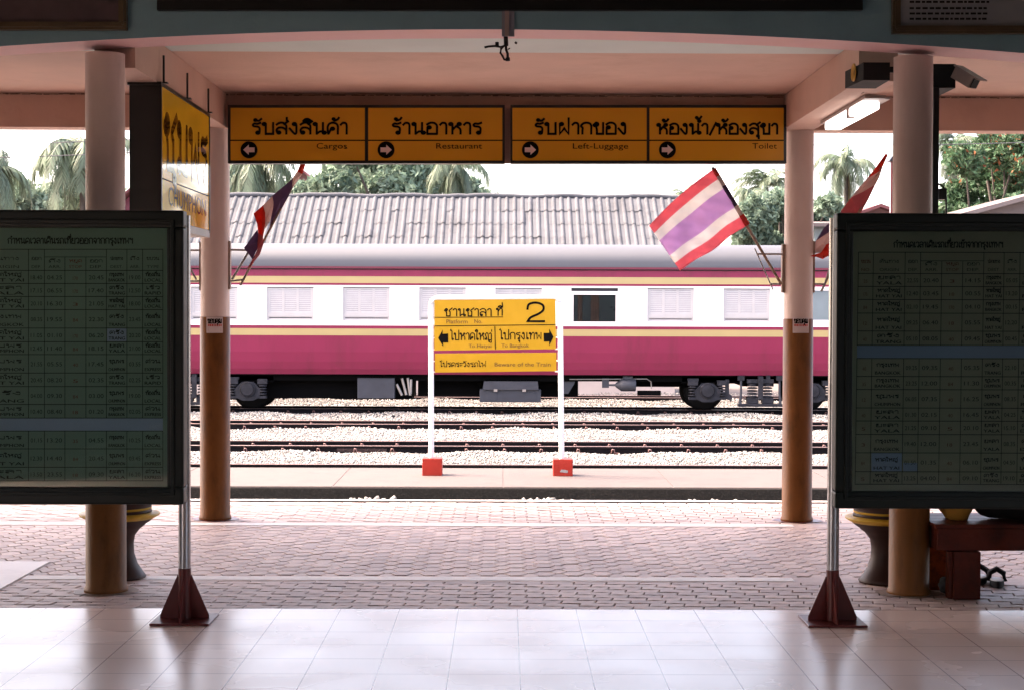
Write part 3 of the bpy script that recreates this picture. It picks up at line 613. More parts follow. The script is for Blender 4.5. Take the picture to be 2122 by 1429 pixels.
# ------------------------------------------------------------------ white framed platform sign on the island
def platform_sign():
    D = 20.6; t = thing('platform_sign', 'yellow platform sign in a white pipe frame on two red blocks', 'sign', P(1030, 985, D))
    def pl(x, y): return P(x, y, D)
    r = 5.5 * D / FPX
    b = MB(); pts = [(894, 950), (893, 640)] + [(893 + 14 * (1 - math.cos(a)), 632 - 14 * math.sin(a)) for a in np.linspace(.2, 1.57, 6)] + [(1146, 616)] + [(1147 + 14 * math.sin(a), 631 - 14 * math.cos(a)) for a in np.linspace(.2, 1.57, 6)] + [(1161, 650), (1164, 950)]
    b.tube([pl(x, y) for x, y in pts], r, 'white_pipe', 14)
    for y in (654, 673, 700, 724, 748, 770): # short lugs between pipe and plate
        b.tube([pl(895, y), pl(903, y)], r * .28, 'white_pipe', 6); b.tube([pl(1150, y - 1), pl(1162, y - 1)], r * .28, 'white_pipe', 6)
    b.build('pipe_frame', t)
    for (x, y0, y1) in ((895.5, 949, 985), (1166.5, 952, 987)):
        a = P(x - 20.5, y1, D - .11); c = P(x + 20.5, y0, D - .11); b = MB(); b.cbox(a.x, c.x, D - .12, D + .12, ZP2 + .002, ZP2 + .002 + (y1 - y0) * D / FPX, 'red_block', .008)
        if x > 1000: b.poly([P(q, w, D - .122) for q, w in ((1160, 977), (1163, 972), (1170, 972), (1177, 974), (1176, 979), (1168, 978))], 'grey_chip')
        b.build('base_block', t)
    q = D - .03
    b = MB(); poly_px(b, [(900, 726), (1152, 723), (1151, 620), (900, 622)], q, 'sign_yellow', .012); b.build('plate', t)
    b = MB(); poly_px(b, [(901, 771), (1153, 768), (1153, 730), (901, 732)], q, 'sign_yellow', .012); b.build('plate', t)
    b = MB(); k = q - .003
    th_px(b, 'ชานชาลา', 921, 1018, 655, 15, k, 2.3, 'letter_black'); th_px(b, 'ที่', 1028, 1041, 654, 15, k, 2.3, 'letter_black')
    d2 = cat([(1093, 641), (1096, 631), (1110, 627.5), (1124, 632), (1126, 642), (1117, 650), (1100, 658), (1093.5, 666)], 6) + [(1128, 666)]
    pp = [P(x, y, k) for x, y in d2]; V, F = stroke_mesh([[(v.x, v.z) for v in pp]], 4.6 * D / FPX, 1, 1); front(b, V, F, k, 'letter_black')
    th_px(b, 'ไปหาดใหญ่', 934, 1019, 704, 14, k, 2.0, 'letter_black'); th_px(b, 'ไปกรุงเทพ', 1036, 1122, 703, 14, k, 2.0, 'letter_black')
    th_px(b, 'โปรดระวังรถไฟ', 912, 1007, 759, 8.6, k, 1.35, 'letter_black')
    for pts in ([(908, 700.5), (917.5, 683), (917, 692), (928.5, 691), (929, 709.5), (918, 709.5), (918.5, 718)], [(1147, 698), (1138, 681), (1138, 690), (1126.5, 690), (1127, 708), (1138, 707.5), (1138, 716.5)]): b.poly([P(x, y, k) for x, y in pts], 'letter_black')
    for (x0, y0, x1, y1, w) in ((901, 658, 1042, 657, 1.4), (901, 675.5, 1151, 673, 1.6), (1025.5, 677, 1026.5, 723, 1.8)):
        a, c = P(x0, y0, k), P(x1, y1, k); V, F = stroke_mesh([[(a.x, a.z), (c.x, c.z)]], w * D / FPX, 1, 1); front(b, V, F, k, 'letter_black')
    b.build('lettering', t)
    b = MB(); la_px(b, 'Platform', 925, 969, 670.5, 8.5, k, 'letter_faded'); la_px(b, 'No.', 983, 999, 670, 8.5, k, 'letter_faded'); la_px(b, 'To Hatyai', 971, 1018, 720, 7.5, k, 'letter_faded'); la_px(b, 'To Bangkok', 1039, 1096, 719.5, 7.5, k, 'letter_faded'); la_px(b, 'Beware of the Train', 1025, 1141, 758.5, 8.5, k, 'letter_faded'); b.build('faded_lettering', t)
platform_sign()

# ------------------------------------------------------------------ timetable boards
DB = 8.30
def board(left):
    lab = 'tall glazed timetable board with a greenish sheet, on the left of the hall opening' if left else 'tall glazed timetable board with a brownish sheet, on the right of the hall opening'
    px = 376 if left else 1732; c = P(px, 1300, DB); t = thing('timetable_board', lab, 'timetable board', (c.x, DB, 0), 'timetable boards')
    y0, y1 = (437, 1043) if left else (442, 1051)
    xe = 385 if left else 1728; s = -1 if left else 1     # edge beside the opening; s points outward
    e = P(xe, 700, DB).x; f = e + s * 1.36; xa, xb = min(e, f), max(e, f); zt = P(xe, y0, DB).z; zb = P(xe, y1, DB).z
    fw = .088; q = DB - .05
    b = MB()
    for (a0, a1, c0, c1) in ((xa, xb, zt - fw, zt), (xa, xb, zb, zb + fw), (xa, xa + fw, zb + fw, zt - fw), (xb - fw, xb, zb + fw, zt - fw)):
        b.cbox(a0 + .001, a1 - .001, q, DB + .05, c0 + .001, c1 - .001, 'board_frame', .012)
        # raised inner moulding
        if a1 - a0 > .5: zz = c0 + .022 if c0 > 1.2 else c1 - .042; b.cbox(xa + fw * .55, xb - fw * .55, q - .012, q + .01, zz, zz + .02, 'board_frame', .006)
        else: xx = (a1 - .042) if a0 < (xa + .01) else a0 + .022; b.cbox(xx, xx + .02, q - .012, q + .01, zb + fw * .55, zt - fw * .55, 'board_frame', .006)
    b.build('frame', t)
    b = MB(); b.box(xa + .02, xb - .02, DB + .012, DB + .04, zb + .02, zt - .02, 'board_inner'); b.build('back_panel', t)
    pm = 'board_paper' if left else 'board_paper_warm'; qd = DB + .0
    b = MB()
    if left: rect_px(b, -180, 473, 349, 1008, qd, pm, .006)
    else: rect_px(b, 1766, 480, 2290, 1019, qd, pm, .006)
    b.build('paper', t)
    k = qd - .003; g_ = MB(); tx = MB()
    def line(x0_, y0_, x1_, y1_, w=1.3):
        a, d = P(x0_, y0_, k), P(x1_, y1_, k); V, F = stroke_mesh([[(a.x, a.z), (d.x, d.z)]], w * DB / FPX, 1, 1); front(g_, V, F, k, 'table_ink')
    if left:
        cols = [-170, -120, -60, 59, 92, 134.5, 178, 220.5, 263, 295.5, 337.5]; cols = [-175, -40] + cols[3:]
        rows = [517, 561, 588, 615, 642, 680, 708, 734, 772, 800, 837, 865, 892, 929, 967, 995]; hs = (92, 220.5, 533)
        band = (865, 892); skew = 0.0
        th_px(tx, 'กำหนดเวลาเดินรถเที่ยวออกจากกรุงเทพฯ', 16, 275, 505, 11, k, 2.2, 'table_ink')
    else:
        cols = [1779, 1810, 1876, 1908, 1952, 1995.5, 2039, 2081, 2114, 2170, 2270]
        rows = [523, 567, 594, 621, 649, 686, 715, 742, 779, 806, 844, 871, 899, 937, 976, 1002]; hs = (1908, 2039, 541)
        band = (715, 742); skew = -7.0
        th_px(tx, 'กำหนดเวลาเดินรถเที่ยวเข้าจากกรุงเทพฯ', 1852, 2078, 513, 11, k, 2.2, 'table_ink')
    sk = lambda x, y: x + skew * (y - rows[0]) / (rows[-1] - rows[0])
    for i, x in enumerate(cols):
        if hs[0] < x < hs[1]: line(sk(x, hs[2]), hs[2], sk(x, band[0]), band[0]); line(sk(x, band[1]), band[1], sk(x, rows[-1]), rows[-1])
        else: line(sk(x, rows[0]), rows[0], sk(x, band[0]), band[0]); line(sk(x, band[1]), band[1], sk(x, rows[-1]), rows[-1])
    for y in rows: line(sk(cols[0], y), y, sk(cols[-1], y), y + (1 if not left else 0), 1.5)
    line(sk(hs[0], hs[2]), hs[2], sk(hs[1], hs[2]), hs[2])
    g_.build('ruled_grid', t)
    b = MB(); rect_px(b, sk(cols[0], band[0]), band[0] + 1, sk(cols[-1], band[0]), band[1] - 1, k - .001, 'table_blue')
    if left: rect_px(b, 222, 681, 262, 707, k + .001, 'table_blue')
    else: rect_px(b, sk(1812, 950), 938, sk(1875, 950), 975, k + .001, 'table_blue'); rect_px(b, sk(1878, 960), 958, sk(1907, 960), 975, k + .0005, 'table_blue')
    b.build('blue_strip', t)
    # cell entries
    stn = [('กรุงเทพ', 'BANGKOK'), ('หาดใหญ่', 'HAT YAI'), ('ยะลา', 'YALA'), ('ตรัง', 'TRANG'), ('ชุมพร', 'CHUMPHON')]; typ = [('เร็ว', 'RAPID'), ('ท้องถิ่น', 'LOCAL'), ('ด่วน', 'EXPRESS')]
    rnd = random.Random(3 if left else 5)
    for r_ in range(len(rows) - 1):
        if rows[r_] == band[0]: continue
        ya, yb = rows[r_], rows[r_ + 1]; ym = (ya + yb) / 2
        for ci in range(len(cols) - 1):
            xa_, xb_ = sk(cols[ci], ym), sk(cols[ci + 1], ym)
            if xb_ < 0 or xa_ > 2122: continue
            w = xb_ - xa_; kind = ('n', 's', 't', 't', 'n', 't', 's', 't', 'k', 'k')[ci]
            if r_ == 0:
                th_px(tx, ('ขบวน', 'ต้นทาง', 'ออก', 'ถึง', 'หยุด', 'ออก', 'ปลายทาง', 'ถึง', 'ขบวน', 'ขบวน')[ci], xa_ + w * .2, xb_ - w * .2, (ya + yb) / 2 + (5 if hs[0] <= cols[ci] < hs[1] else 0), 5.5, k, 1.1, 'table_red' if kind == 'n' else 'table_ink')
                la_px(tx, ('NO.', 'ORIGIN', 'DEP.', 'ARR.', 'STOP', 'DEP.', 'DEST.', 'ARR.', 'TYPE', 'TYPE')[ci], xa_ + w * .2, xb_ - w * .2, yb - 5, 6, k, 'table_red' if kind == 'n' else 'table_ink'); continue
            if kind in 'sk':
                a, e_ = rnd.choice(stn if kind == 's' else typ); th_px(tx, a, xa_ + w * .15, xb_ - w * .15, ym - 2, 6, k, 1.6, 'table_ink'); la_px(tx, e_, xa_ + w * .1, xb_ - w * .1, yb - 4, 6.5, k, 'table_ink'); la_px(tx, e_, xa_ + w * .1 + .5, xb_ - w * .1 + .5, yb - 4.3, 6.5, k - .0004, 'table_ink')
            elif kind == 't': la_px(tx, '%02d.%02d' % (rnd.randrange(24), rnd.randrange(12) * 5), xa_ + w * .14, xb_ - w * .14, ym + 5, 8.5, k, 'table_ink')
            else: la_px(tx, str(rnd.choice((3, 5, 12, 18, 35, 40, 84, 170))), xa_ + w * .38, xb_ - w * .38, ym + 6, 7, k, 'table_red')
    tx.build('lettering', t)
    b = MB(); b.box(xa + fw * .8, xb - fw * .8, q + .024, q + .028, zb + fw * .8, zt - fw * .8, 'pane_glass'); b.build('glass_pane', t)
    # posts with flared feet
    for px_x in (e + s * .022, f - s * .022):
        bx = P(376 if left else 1732, 1250, DB).x if px_x == e + s * .022 else px_x
        b = MB(); b.tube([(px_x if False else bx, DB + .085, .26), (bx, DB + .085, zt - .02)], .031, 'steel_post', 20); b.build('post', t)
        b = MB(); b.tube([(bx, DB + .085, .0), (bx, DB + .085, .27)], .033, 'maroon_paint', 20)
        for (dx, dy) in ((1, 0), (-1, 0), (0, -1), (0, 1)):
            o1 = .0
            pts = [(.03, .235), (.036, .235), (.125, .03), (.125, .012), (.03, .012)]
            if dx: b.prism([(bx + dx * u, z) for u, z in pts], DB + .081, DB + .089, 'maroon_paint')
            else:
                vs = [(bx + xx, DB + .085 + dy * u, z) for xx in (-.004, .004) for u, z in pts]; n = 5
                b.add(vs, [list(range(n)), list(range(2 * n - 1, n - 1, -1))] + [(i, i + n, (i + 1) % n + n, (i + 1) % n) for i in range(n)], 'maroon_paint')
        b.cbox(bx - .15, bx + .15, DB - .065, DB + .235, 0.001, .012, 'maroon_paint', .003); b.build('foot', t)
board(True); board(False)

# ------------------------------------------------------------------ flags and their brackets
DF = 12.45
def flag_bracket(label, plate, bars, rods):
    c = P(plate[0], plate[2], DF); t = thing('flag_bracket', label, 'bracket', c, 'steel flag brackets on the rear pillars')
    b = MB(); a, d = P(plate[0], plate[2], DF), P(plate[1], plate[3], DF); b.box(min(a.x, d.x), max(a.x, d.x), DF - .03, DF + .03, min(a.z, d.z), max(a.z, d.z), 'bracket_brown'); b.build('mounting_plate', t)
    for (x0, y0, x1, y1) in bars: b = MB(); b.tube([P(x0, y0, DF), P(x1, y1, DF)], .0075, 'steel_grey', 8); b.build('bar', t)
    for (x0, y0, x1, y1, w) in rods: b = MB(); b.tube([P(x0, y0, DF - .012), P(x1, y1, DF - .012)], w, 'steel_grey', 8); b.build('socket_rod', t)
flag_bracket('steel bracket holding the spread flag on its pillar', (1620, 1627, 507, 607), [(1570, 527, 1621, 527), (1596, 589, 1621, 589)], [(1564, 515, 1602, 601, .005)])
flag_bracket('steel bracket on the pillar side towards the right timetable board', (1681, 1687, 500, 607), [(1687, 530, 1736, 530), (1687, 589, 1708, 589)], [(1728, 528, 1704, 603, .005)])
flag_bracket('steel bracket holding the limp flag beside the yellow name sign pillar', (472, 478, 500, 600), [(478, 518, 512, 519), (478, 583, 503, 580)], [(481, 579, 514, 524, .0095)])
flag_bracket('empty looking steel bracket beside the left timetable board', (414, 420, 502, 602), [(372, 519, 414, 519), (384, 583, 414, 583)], [(374, 520, 407, 580, .0075)])
def pole(t, a, b_, r=.011, m='bracket_brown'):
    b = MB(); b.tube([P(*a, DF), P(*b_, DF)], r, m, 10); b.build('pole', t)
def open_flag():
    t = thing('striped_flag', 'spread red, white and violet striped flag lit from behind', 'flag', P(1622, 592, DF), 'flags on the rear pillars')
    pole(t, (1618, 588), (1476, 347))
    H0, H1, F0, F1 = (np.array(q, float) for q in ((1478, 351), (1548, 468), (1345, 468), (1409, 561)))
    nu, nv = 36, 24; V = []; Fc = []; mi = []
    for i in range(nu + 1):
        u = i / nu
        for j in range(nv + 1):
            v = j / nv; p = (H0 * (1 - v) + H1 * v) * (1 - u) + (F0 * (1 - v) + F1 * v) * u
            nrm = np.array((-.62, -.78)); p = p + nrm * 5.5 * math.sin(math.pi * u) * (1 - v) + nrm * (3.2 * math.sin(2 * math.pi * u * 1.3 + .4)) * v * math.sin(math.pi * min(u * 1.1, 1))
            d = .05 * math.sin(u * 7 + v * 2.2) * u + .026 * math.sin(u * 14 - v * 7) * u + .011 * math.sin(u * 27 + v * 19) + .02 * math.sin(v * 6 + u * 3) * u
            V.append(tuple(P(p[0], p[1], DF + d)))
    for i in range(nu):
        for j in range(nv):
            a = i * (nv + 1) + j; Fc.append((a, a + nv + 1, a + nv + 2, a + 1)); mi.append([0, 0, 0, 0, 1, 1, 1, 1, 2, 2, 2, 2, 2, 2, 2, 2, 1, 1, 1, 1, 0, 0, 0, 0][j])
    o = npmesh('cloth', np.array(V), np.array(Fc), ['flag_red', 'flag_white', 'flag_blue'], mi, t)
    for p in o.data.polygons: p.use_smooth = True
    sm = o.modifiers.new('thickness', 'SOLIDIFY'); sm.thickness = .0015
    b = MB(); cuts = [(0, .13, 'red'), (.13, .30, 'white'), (.30, .66, 'blue'), (.66, .82, 'white'), (.82, 1, 'red')]
    for (a, c, m) in cuts:
        p, q = H0 * (1 - a) + H1 * a, H0 * (1 - c) + H1 * c; b.tube([P(*(p + (1, -1)), DF), P(*(q + (1, -1)), DF)], .0165 if a < .8 else .021, 'sleeve_' + m, 10)
    b.build('sleeve', t)
open_flag()
def limp_flag(label, pl, pts, off, sc, seed, name='striped_flag'):
    t = thing(name, label, 'flag', P(*pl[0], DF), 'flags on the rear pillars'); pole(t, *pl, r=.009)
    rn = random.Random(seed); b = MB(); key = {}
    for m, poly in pts:
        q = []
        for (x, y) in poly:
            k = (round(x / 14), round(y / 14)); key.setdefault(k, rn.uniform(-.05, .05)); q.append(P(off[0] + x / sc, off[1] + y / sc, DF - .03 + key[k]))
        c = sum(q, Vector()) / len(q); c.y += rn.uniform(-.04, .04); n = len(q)
        b.add(q + [c], [(i, (i + 1) % n, n) for i in range(n)], 'cloth_' + m, False)
    o = b.build('cloth', t); sb = o.modifiers.new('folds', 'SUBSURF'); sb.subdivision_type = 'SIMPLE'; sb.levels = 2; sb.render_levels = 2
    sm = o.modifiers.new('thickness', 'SOLIDIFY'); sm.thickness = .002
limp_flag('limp twisted flag hanging beside the left rear pillar', ((498, 592), (630, 341)), [
    ('red', [(935, 45), (978, 38), (962, 90), (948, 122), (912, 100)]), ('white', [(912, 98), (950, 120), (905, 185), (868, 240), (872, 160)]),
    ('blue', [(878, 155), (868, 240), (840, 300), (765, 430), (690, 545), (722, 380), (712, 295), (790, 230)]), ('white', [(712, 295), (722, 345), (716, 430), (690, 500), (645, 570), (655, 470), (638, 370)]),
    ('red', [(638, 370), (655, 430), (654, 540), (637, 625), (598, 592), (590, 520), (562, 436)]), ('blue', [(590, 566), (598, 600), (606, 690), (552, 802), (485, 712)]),
    ('rose', [(598, 592), (637, 620), (641, 680), (612, 765), (545, 850), (508, 882), (562, 790), (606, 690)])], (380, 330), 3.862, 4)
limp_flag('limp folded flag hanging beside the right rear pillar above the timetable board', ((1702, 604), (1836, 322)), [
    ('red', [(806, 222), (828, 236), (778, 345), (766, 380), (628, 462), (700, 370)]), ('white', [(628, 460), (768, 378), (745, 450), (708, 520), (600, 585), (478, 642), (550, 550)]),
    ('rose', [(478, 640), (600, 583), (708, 516), (640, 660), (560, 800), (470, 920), (330, 880), (380, 770)]), ('blue', [(330, 830), (400, 880), (310, 940), (145, 1048), (220, 930)]),
    ('white', [(145, 1045), (310, 935), (330, 1040), (240, 1092), (190, 1166), (90, 1178)]), ('red', [(82, 1200), (190, 1164), (240, 1090), (330, 1040), (340, 1150), (205, 1226), (140, 1206)])], (1660, 270), 4.593, 9)

# ------------------------------------------------------------------ the coach
def coach():
    YC = 38.3; hw = 1.40; yf = YC - hw; xl, xr = -10.3, 9.1
    t = thing('passenger_coach', 'magenta, white and cream striped railway coach with shuttered windows', 'railway coach', (-.6, YC, ZR))
    zpx = lambda y: P(1061, y, yf).z
    zs = [zpx(777), zpx(765), zpx(750), zpx(730), zpx(696), zpx(682), zpx(675.5), zpx(592.5), zpx(588), zpx(574), zpx(560)]
    ins = [.135, .075, .035, .010, .0, 0, 0, 0, 0.0, .01, .02]
    mats_ = ['coach_magenta', 'coach_magenta', 'coach_magenta', 'coach_magenta', 'coach_yellow', 'coach_magenta', 'coach_white', 'coach_magenta', 'coach_yellow', 'coach_magenta']
    b = MB(); wz0, wz1 = zpx(670.5), zpx(596.5); wins = []
    for k in range(9):
        x0 = 395.5 + 157.65 * k; a, c = P(x0, 630, yf).x, P(x0 + 97, 630, yf).x; wins.append((a, c))
    wins.insert(0, (wins[0][0] - 1.7, wins[0][0] - .66)); wins.insert(0, (wins[0][0] - 1.7, wins[0][0] - .66))
    wins = [w for w in wins if w[0] > xl + .3 and w[1] < xr - .3]
    for side in (-1, 1):
        Y = lambda i: YC + side * (hw - ins[i])
        for i in range(10):
            if mats_[i] != 'coach_white' or side > 0:
                b.add([(xl, Y(i), zs[i]), (xr, Y(i), zs[i]), (xr, Y(i + 1), zs[i + 1]), (xl, Y(i + 1), zs[i + 1])], [(0, 1, 2, 3)], mats_[i], i < 4)
            else:
                b.add([(xl, yf, zs[i]), (xr, yf, zs[i]), (xr, yf, wz0), (xl, yf, wz0)], [(0, 1, 2, 3)], 'coach_white'); b.add([(xl, yf, wz1), (xr, yf, wz1), (xr, yf, zs[i + 1]), (xl, yf, zs[i + 1])], [(0, 1, 2, 3)], 'coach_white')
                e = [xl] + [q for w in wins for q in w] + [xr]
                for j in range(0, len(e), 2): b.add([(e[j], yf, wz0), (e[j + 1], yf, wz0), (e[j + 1], yf, wz1), (e[j], yf, wz1)], [(0, 1, 2, 3)], 'coach_white')
                for (a, c) in wins:   # reveals
                    for q in ([(a, yf, wz0), (c, yf, wz0), (c, yf + .05, wz0), (a, yf + .05, wz0)], [(a, yf, wz1), (c, yf, wz1), (c, yf + .05, wz1), (a, yf + .05, wz1)], [(a, yf, wz0), (a, yf, wz1), (a, yf + .05, wz1), (a, yf + .05, wz0)], [(c, yf, wz0), (c, yf, wz1), (c, yf + .05, wz1), (c, yf + .05, wz0)]): b.add(q, [(0, 1, 2, 3)], 'coach_white')
    b.box(xl, xr, YC - hw + .13, YC + hw - .13, zs[0], zs[0] + .02, 'underframe_black')
    for x in (xl, xr): b.add([(x, YC - hw + ins[i], zs[i]) for i in range(11)] + [(x, YC + hw - ins[i], zs[i]) for i in range(10, -1, -1)], [list(range(22))], 'coach_magenta')
    b.build('body', t)
    # gutter and roof
    b = MB(); z0 = zs[10]; g0 = zpx(553.5); b.box(xl, xr, yf - .005, yf + .10, z0 + .0, z0 + .022, 'black_matt'); b.box(xl, xr, yf - .03, yf + .10, z0 + .022, g0, 'coach_maroon'); b.build('gutter', t)
    b = MB(); ztop = 3.09; prof = []; nr = 22
    for i in range(nr + 1):
        a = math.pi * i / nr; prof.append((YC - (hw + .01) * (abs(math.cos(a)) ** .75) * (1 if math.cos(a) > 0 else -1), g0 - .01 + (ztop - g0 + .01) * math.sin(a) ** .72))
    vs = [(x, y, z) for x in (xl, xr) for y, z in prof]; k = nr + 1
    b.add(vs, [(i, i + 1, i + 1 + k, i + k) for i in range(nr)], 'coach_roof', True); b.add([(xl, y, z) for y, z in prof], [list(range(k))], 'coach_roof'); b.add([(xr, y, z) for y, z in prof], [list(range(k))], 'coach_roof')
    b.build('roof', t)
    # windows
    for n, (a, c) in enumerate(wins):
        xm = (a + c) / 2; y = yf + .03; is_open = abs(P(1231, 630, yf).x - xm) < .3; is_last = n == len(wins) - 1; w = c - a; h = wz1 - wz0
        if is_open:
            f = MB(); zt_ = wz1 - .075
            f.box(a, c, y + .04, y + .05, wz0, wz1, 'dark_inside')
            f.box(a + .0, a + .05, y - .02, y + .02, wz0, zt_, 'coach_white'); f.box(c - .05, c, y - .02, y + .02, wz0, zt_, 'coach_white'); f.box(a + .05, c - .05, y - .02, y + .02, zt_ - .075, zt_, 'coach_white'); f.box(a + .05, c - .05, y - .02, y + .02, wz0, wz0 + .045, 'coach_white')
            o = f.build('window', t); o['label'] = 'open window showing the dark inside and a brown curtain'
            p = MB(); p.box(a + .05, c - .05, y + .004, y + .01, wz0 + .045, zt_ - .075, 'pane_glass'); p.build('pane', o)
            p = MB(); xx = [(.14, .24), (.42, .60)]
            for (u0, u1) in xx:
                nn = 10; v = [(a + w * (u0 + (u1 - u0) * i / nn), y + .028 + .008 * math.sin(i * 2.1), z) for i in range(nn + 1) for z in (wz0 + .05, zt_ - .08)]
                p.add(v, [(2 * i, 2 * i + 2, 2 * i + 3, 2 * i + 1) for i in range(nn)], 'curtain_brown', True)
            p.build('curtain', o)
        elif is_last:
            f = MB(); f.box(a, c, y + .045, y + .05, wz0, wz1, 'dark_inside'); f.box(a, c, y - .02, y + .02, wz1 - .04, wz1, 'coach_white'); f.box(a, c, y - .02, y + .02, wz0, wz0 + .10, 'coach_white'); f.box(a, a + .03, y - .02, y + .02, wz0 + .10, wz1 - .04, 'coach_white'); f.box(c - .03, c, y - .02, y + .02, wz0 + .10, wz1 - .04, 'coach_white')
            o = f.build('window', t); o['label'] = 'plain grey glass window at the right end'
            p = MB(); p.box(a + .03, c - .03, y, y + .008, wz0 + .10, wz1 - .04, 'window_grey'); p.build('pane', o)
        else:
            f = MB(); f.box(a, c, y + .03, y + .04, wz0, wz1, 'dark_inside')
            f.box(a, c, y - .008, y + .02, wz0 + .14, wz0 + .235, 'shutter_white'); f.box(a, c, y - .004, y + .02, wz1 - .05, wz1 - .02, 'shutter_white'); f.box(a, c, y - .012, y + .02, wz0, wz0 + .055, 'coach_white')
            f.box(a, a + .045, y - .004, y + .02, wz0 + .055, wz1 - .05, 'shutter_white'); f.box(c - .045, c, y - .004, y + .02, wz0 + .055, wz1 - .05, 'shutter_white')
            f.box(a + .045, c - .045, y + .004, y + .02, wz0 + .055, wz0 + .10, 'shutter_white'); f.box(a + .045, c - .045, y + .004, y + .02, wz0 + .12, wz0 + .14, 'shutter_white')
            o = f.build('window', t)
            p = MB(); x0, x1 = a + .045, c - .045; step = (x1 - x0) / 3
            for k in range(3):
                u0, u1 = x0 + step * k + .028, x0 + step * (k + 1) - .028; zb_, zt_ = wz0 + .235, wz1 - .05
                p.box(u0 - .028, u0, y - .002, y + .015, zb_, zt_, 'shutter_white'); p.box(u1, u1 + .028, y - .002, y + .015, zb_, zt_, 'shutter_white')
                ns = 12
                for q in range(ns):
                    zz = zb_ + (zt_ - zb_) * q / ns; dz = (zt_ - zb_) / ns
                    p.add([(u0, y - .002, zz), (u1, y - .002, zz), (u1, y + .006, zz + dz * .9), (u0, y + .006, zz + dz * .9), (u0, y + .012, zz + dz * .86), (u1, y + .012, zz + dz * .9), (u1, y + .004, zz), (u0, y + .004, zz)], [(0, 1, 2, 3), (4, 5, 6, 7), (3, 2, 5, 4), (0, 7, 6, 1)], 'shutter_white')
            p.build('shutter', o)
    # underframe: sole bar, tanks and boxes
    yb = yf + .25; zb = zs[0]
    b = MB(); b.box(xl + .3, xr - .3, yb + .05, YC + hw - .3, zb - .14, zb + .002, 'underframe_black')
    b.box(xl + 3.6, -2.1, yb + .35, YC + .9, zb - .56, zb - .14, 'underframe_black'); b.box(-1.98, 3.1 - 1.4, yb + .5, YC + .9, zb - .5, zb - .14, 'underframe_black'); b.box(2.9, 4.4, yb + .5, YC + .9, zb - .28, zb - .14, 'underframe_black'); b.build('underframe', t)
    X = lambda px: P(px, 800, yb).x; Z = lambda py: P(1061, py, yb).z
    b = MB(); b.cbox(X(741), X(818), yb - .05, yb + .5, Z(825), Z(783), 'box_grey', .01); b.box(X(741) - .02, X(818) + .02, yb - .06, yb + .5, Z(783), Z(780), 'underframe_black'); b.build('equipment_box', t)
    b = MB(); b.cbox(X(994), X(1121), yb - .06, yb + .5, Z(832), Z(806), 'box_grey', .012); b.prism([(X(1000), Z(806)), (X(1116), Z(806)), (X(1114), Z(789)), (X(1003), Z(789))], yb - .12, yb + .45, 'box_grey')
    for x in (1027, 1086): b.box(X(x) - .04, X(x) + .04, yb - .135, yb - .12, Z(810), Z(805), 'steel_grey')
    b.box(X(1004), X(1030), yb - .07, yb - .06, Z(828), Z(811), 'box_grey'); b.box(X(1088), X(1110), yb - .07, yb - .06, Z(828), Z(811), 'box_grey'); b.build('battery_box', t)
    b = MB(); c = P(1300, 797, yb); b.lathe((c.x, yb, c.z), [(0, -.42), (.02, -.42), (.025, -.28), (.05, -.26), (.12, -.16), (.14, -.14), (.14, .17), (.13, .19), (0, .19)], 'box_grey', 20, 'X'); b.box(c.x - .1, c.x + .12, yb - .04, yb + .04, c.z + .13, c.z + .2, 'box_grey')
    b.tube([P(1180, 785, yb), P(1340, 784, yb), P(1349, 790, yb), P(1350, 805, yb)], .012, 'steel_grey', 6); b.box(X(1322), X(1370), yb + .05, yb + .2, Z(818), Z(808), 'underframe_black'); b.build('brake_cylinder', t)
    b = MB(); b.prism([(X(1160), Z(780)), (X(1196), Z(780)), (X(1190), Z(795)), (X(1178), Z(815)), (X(1168), Z(815))], yb + .1, yb + .2, 'box_grey'); b.box(X(1248), X(1262), yb, yb + .1, Z(802), Z(782), 'box_grey'); b.build('bracket', t)
    b = MB()
    for (u0, v0, u1, v1) in ((822, 795, 833, 818), (833, 783, 842, 817), (845, 782, 850, 818), (852, 785, 851, 815)): b.tube([P(u0, v0, yb), P(u1, v1, yb)], .03, 'steel_grey', 6)
    b.build('pipework', t)
    # bogies
    def bogie(xc):
        y = yf + .02 + .12; wz = ZR + .43; G_ = 'bogie_grey'
        f = MB(); zf = P(1061, 790, y).z
        f.box(xc - 1.75, xc + 1.75, y + .16, y + .28, zf - .03, zf + .11, 'underframe_black'); f.box(xc - 1.75, xc + 1.75, y + 1.9, y + 2.0, zf - .1, zf + .08, 'underframe_black'); f.box(xc - .35, xc + .35, y + .28, y + 1.9, zf - .1, zf + .08, 'underframe_black')
        o = f.build('bogie', t)
        for s in (-1, 1):
            wx = xc + s * 1.19
            b = MB()
            for yy in (37.8, 38.8): b.lathe((wx, yy, wz), [(0, -.07), (.36, -.07), (.40, -.05), (.425, -.04), (.43, .03), (.455, .035), (.455, .065), (0, .065)], 'wheel_steel', 40, 'Y')
            b.tube([(wx, 37.7, wz), (wx, 38.9, wz)], .07, 'wheel_steel', 12); b.build('wheel', o)
            b = MB(); pts = [(-.30, .0), (-.26, -.17), (-.12, -.24), (.12, -.24), (.26, -.17), (.30, .0), (.20, .12), (.13, .18), (-.13, .18), (-.20, .12)]
            b.prism([(wx + u, wz + .03 + v) for u, v in pts], y - .01, y + .16, G_); b.lathe((wx, y - .01, wz + .05), [(.175, .0), (.175, -.04), (.155, -.05), (.15, -.03), (.14, -.06), (0, -.065)], G_, 24, 'Y', False)
            b.box(wx - .42, wx - .22, y, y + .16, wz - .16, wz - .10, G_); b.box(wx + .22, wx + .42, y, y + .16, wz - .16, wz - .10, G_); b.build('axle_box', o)
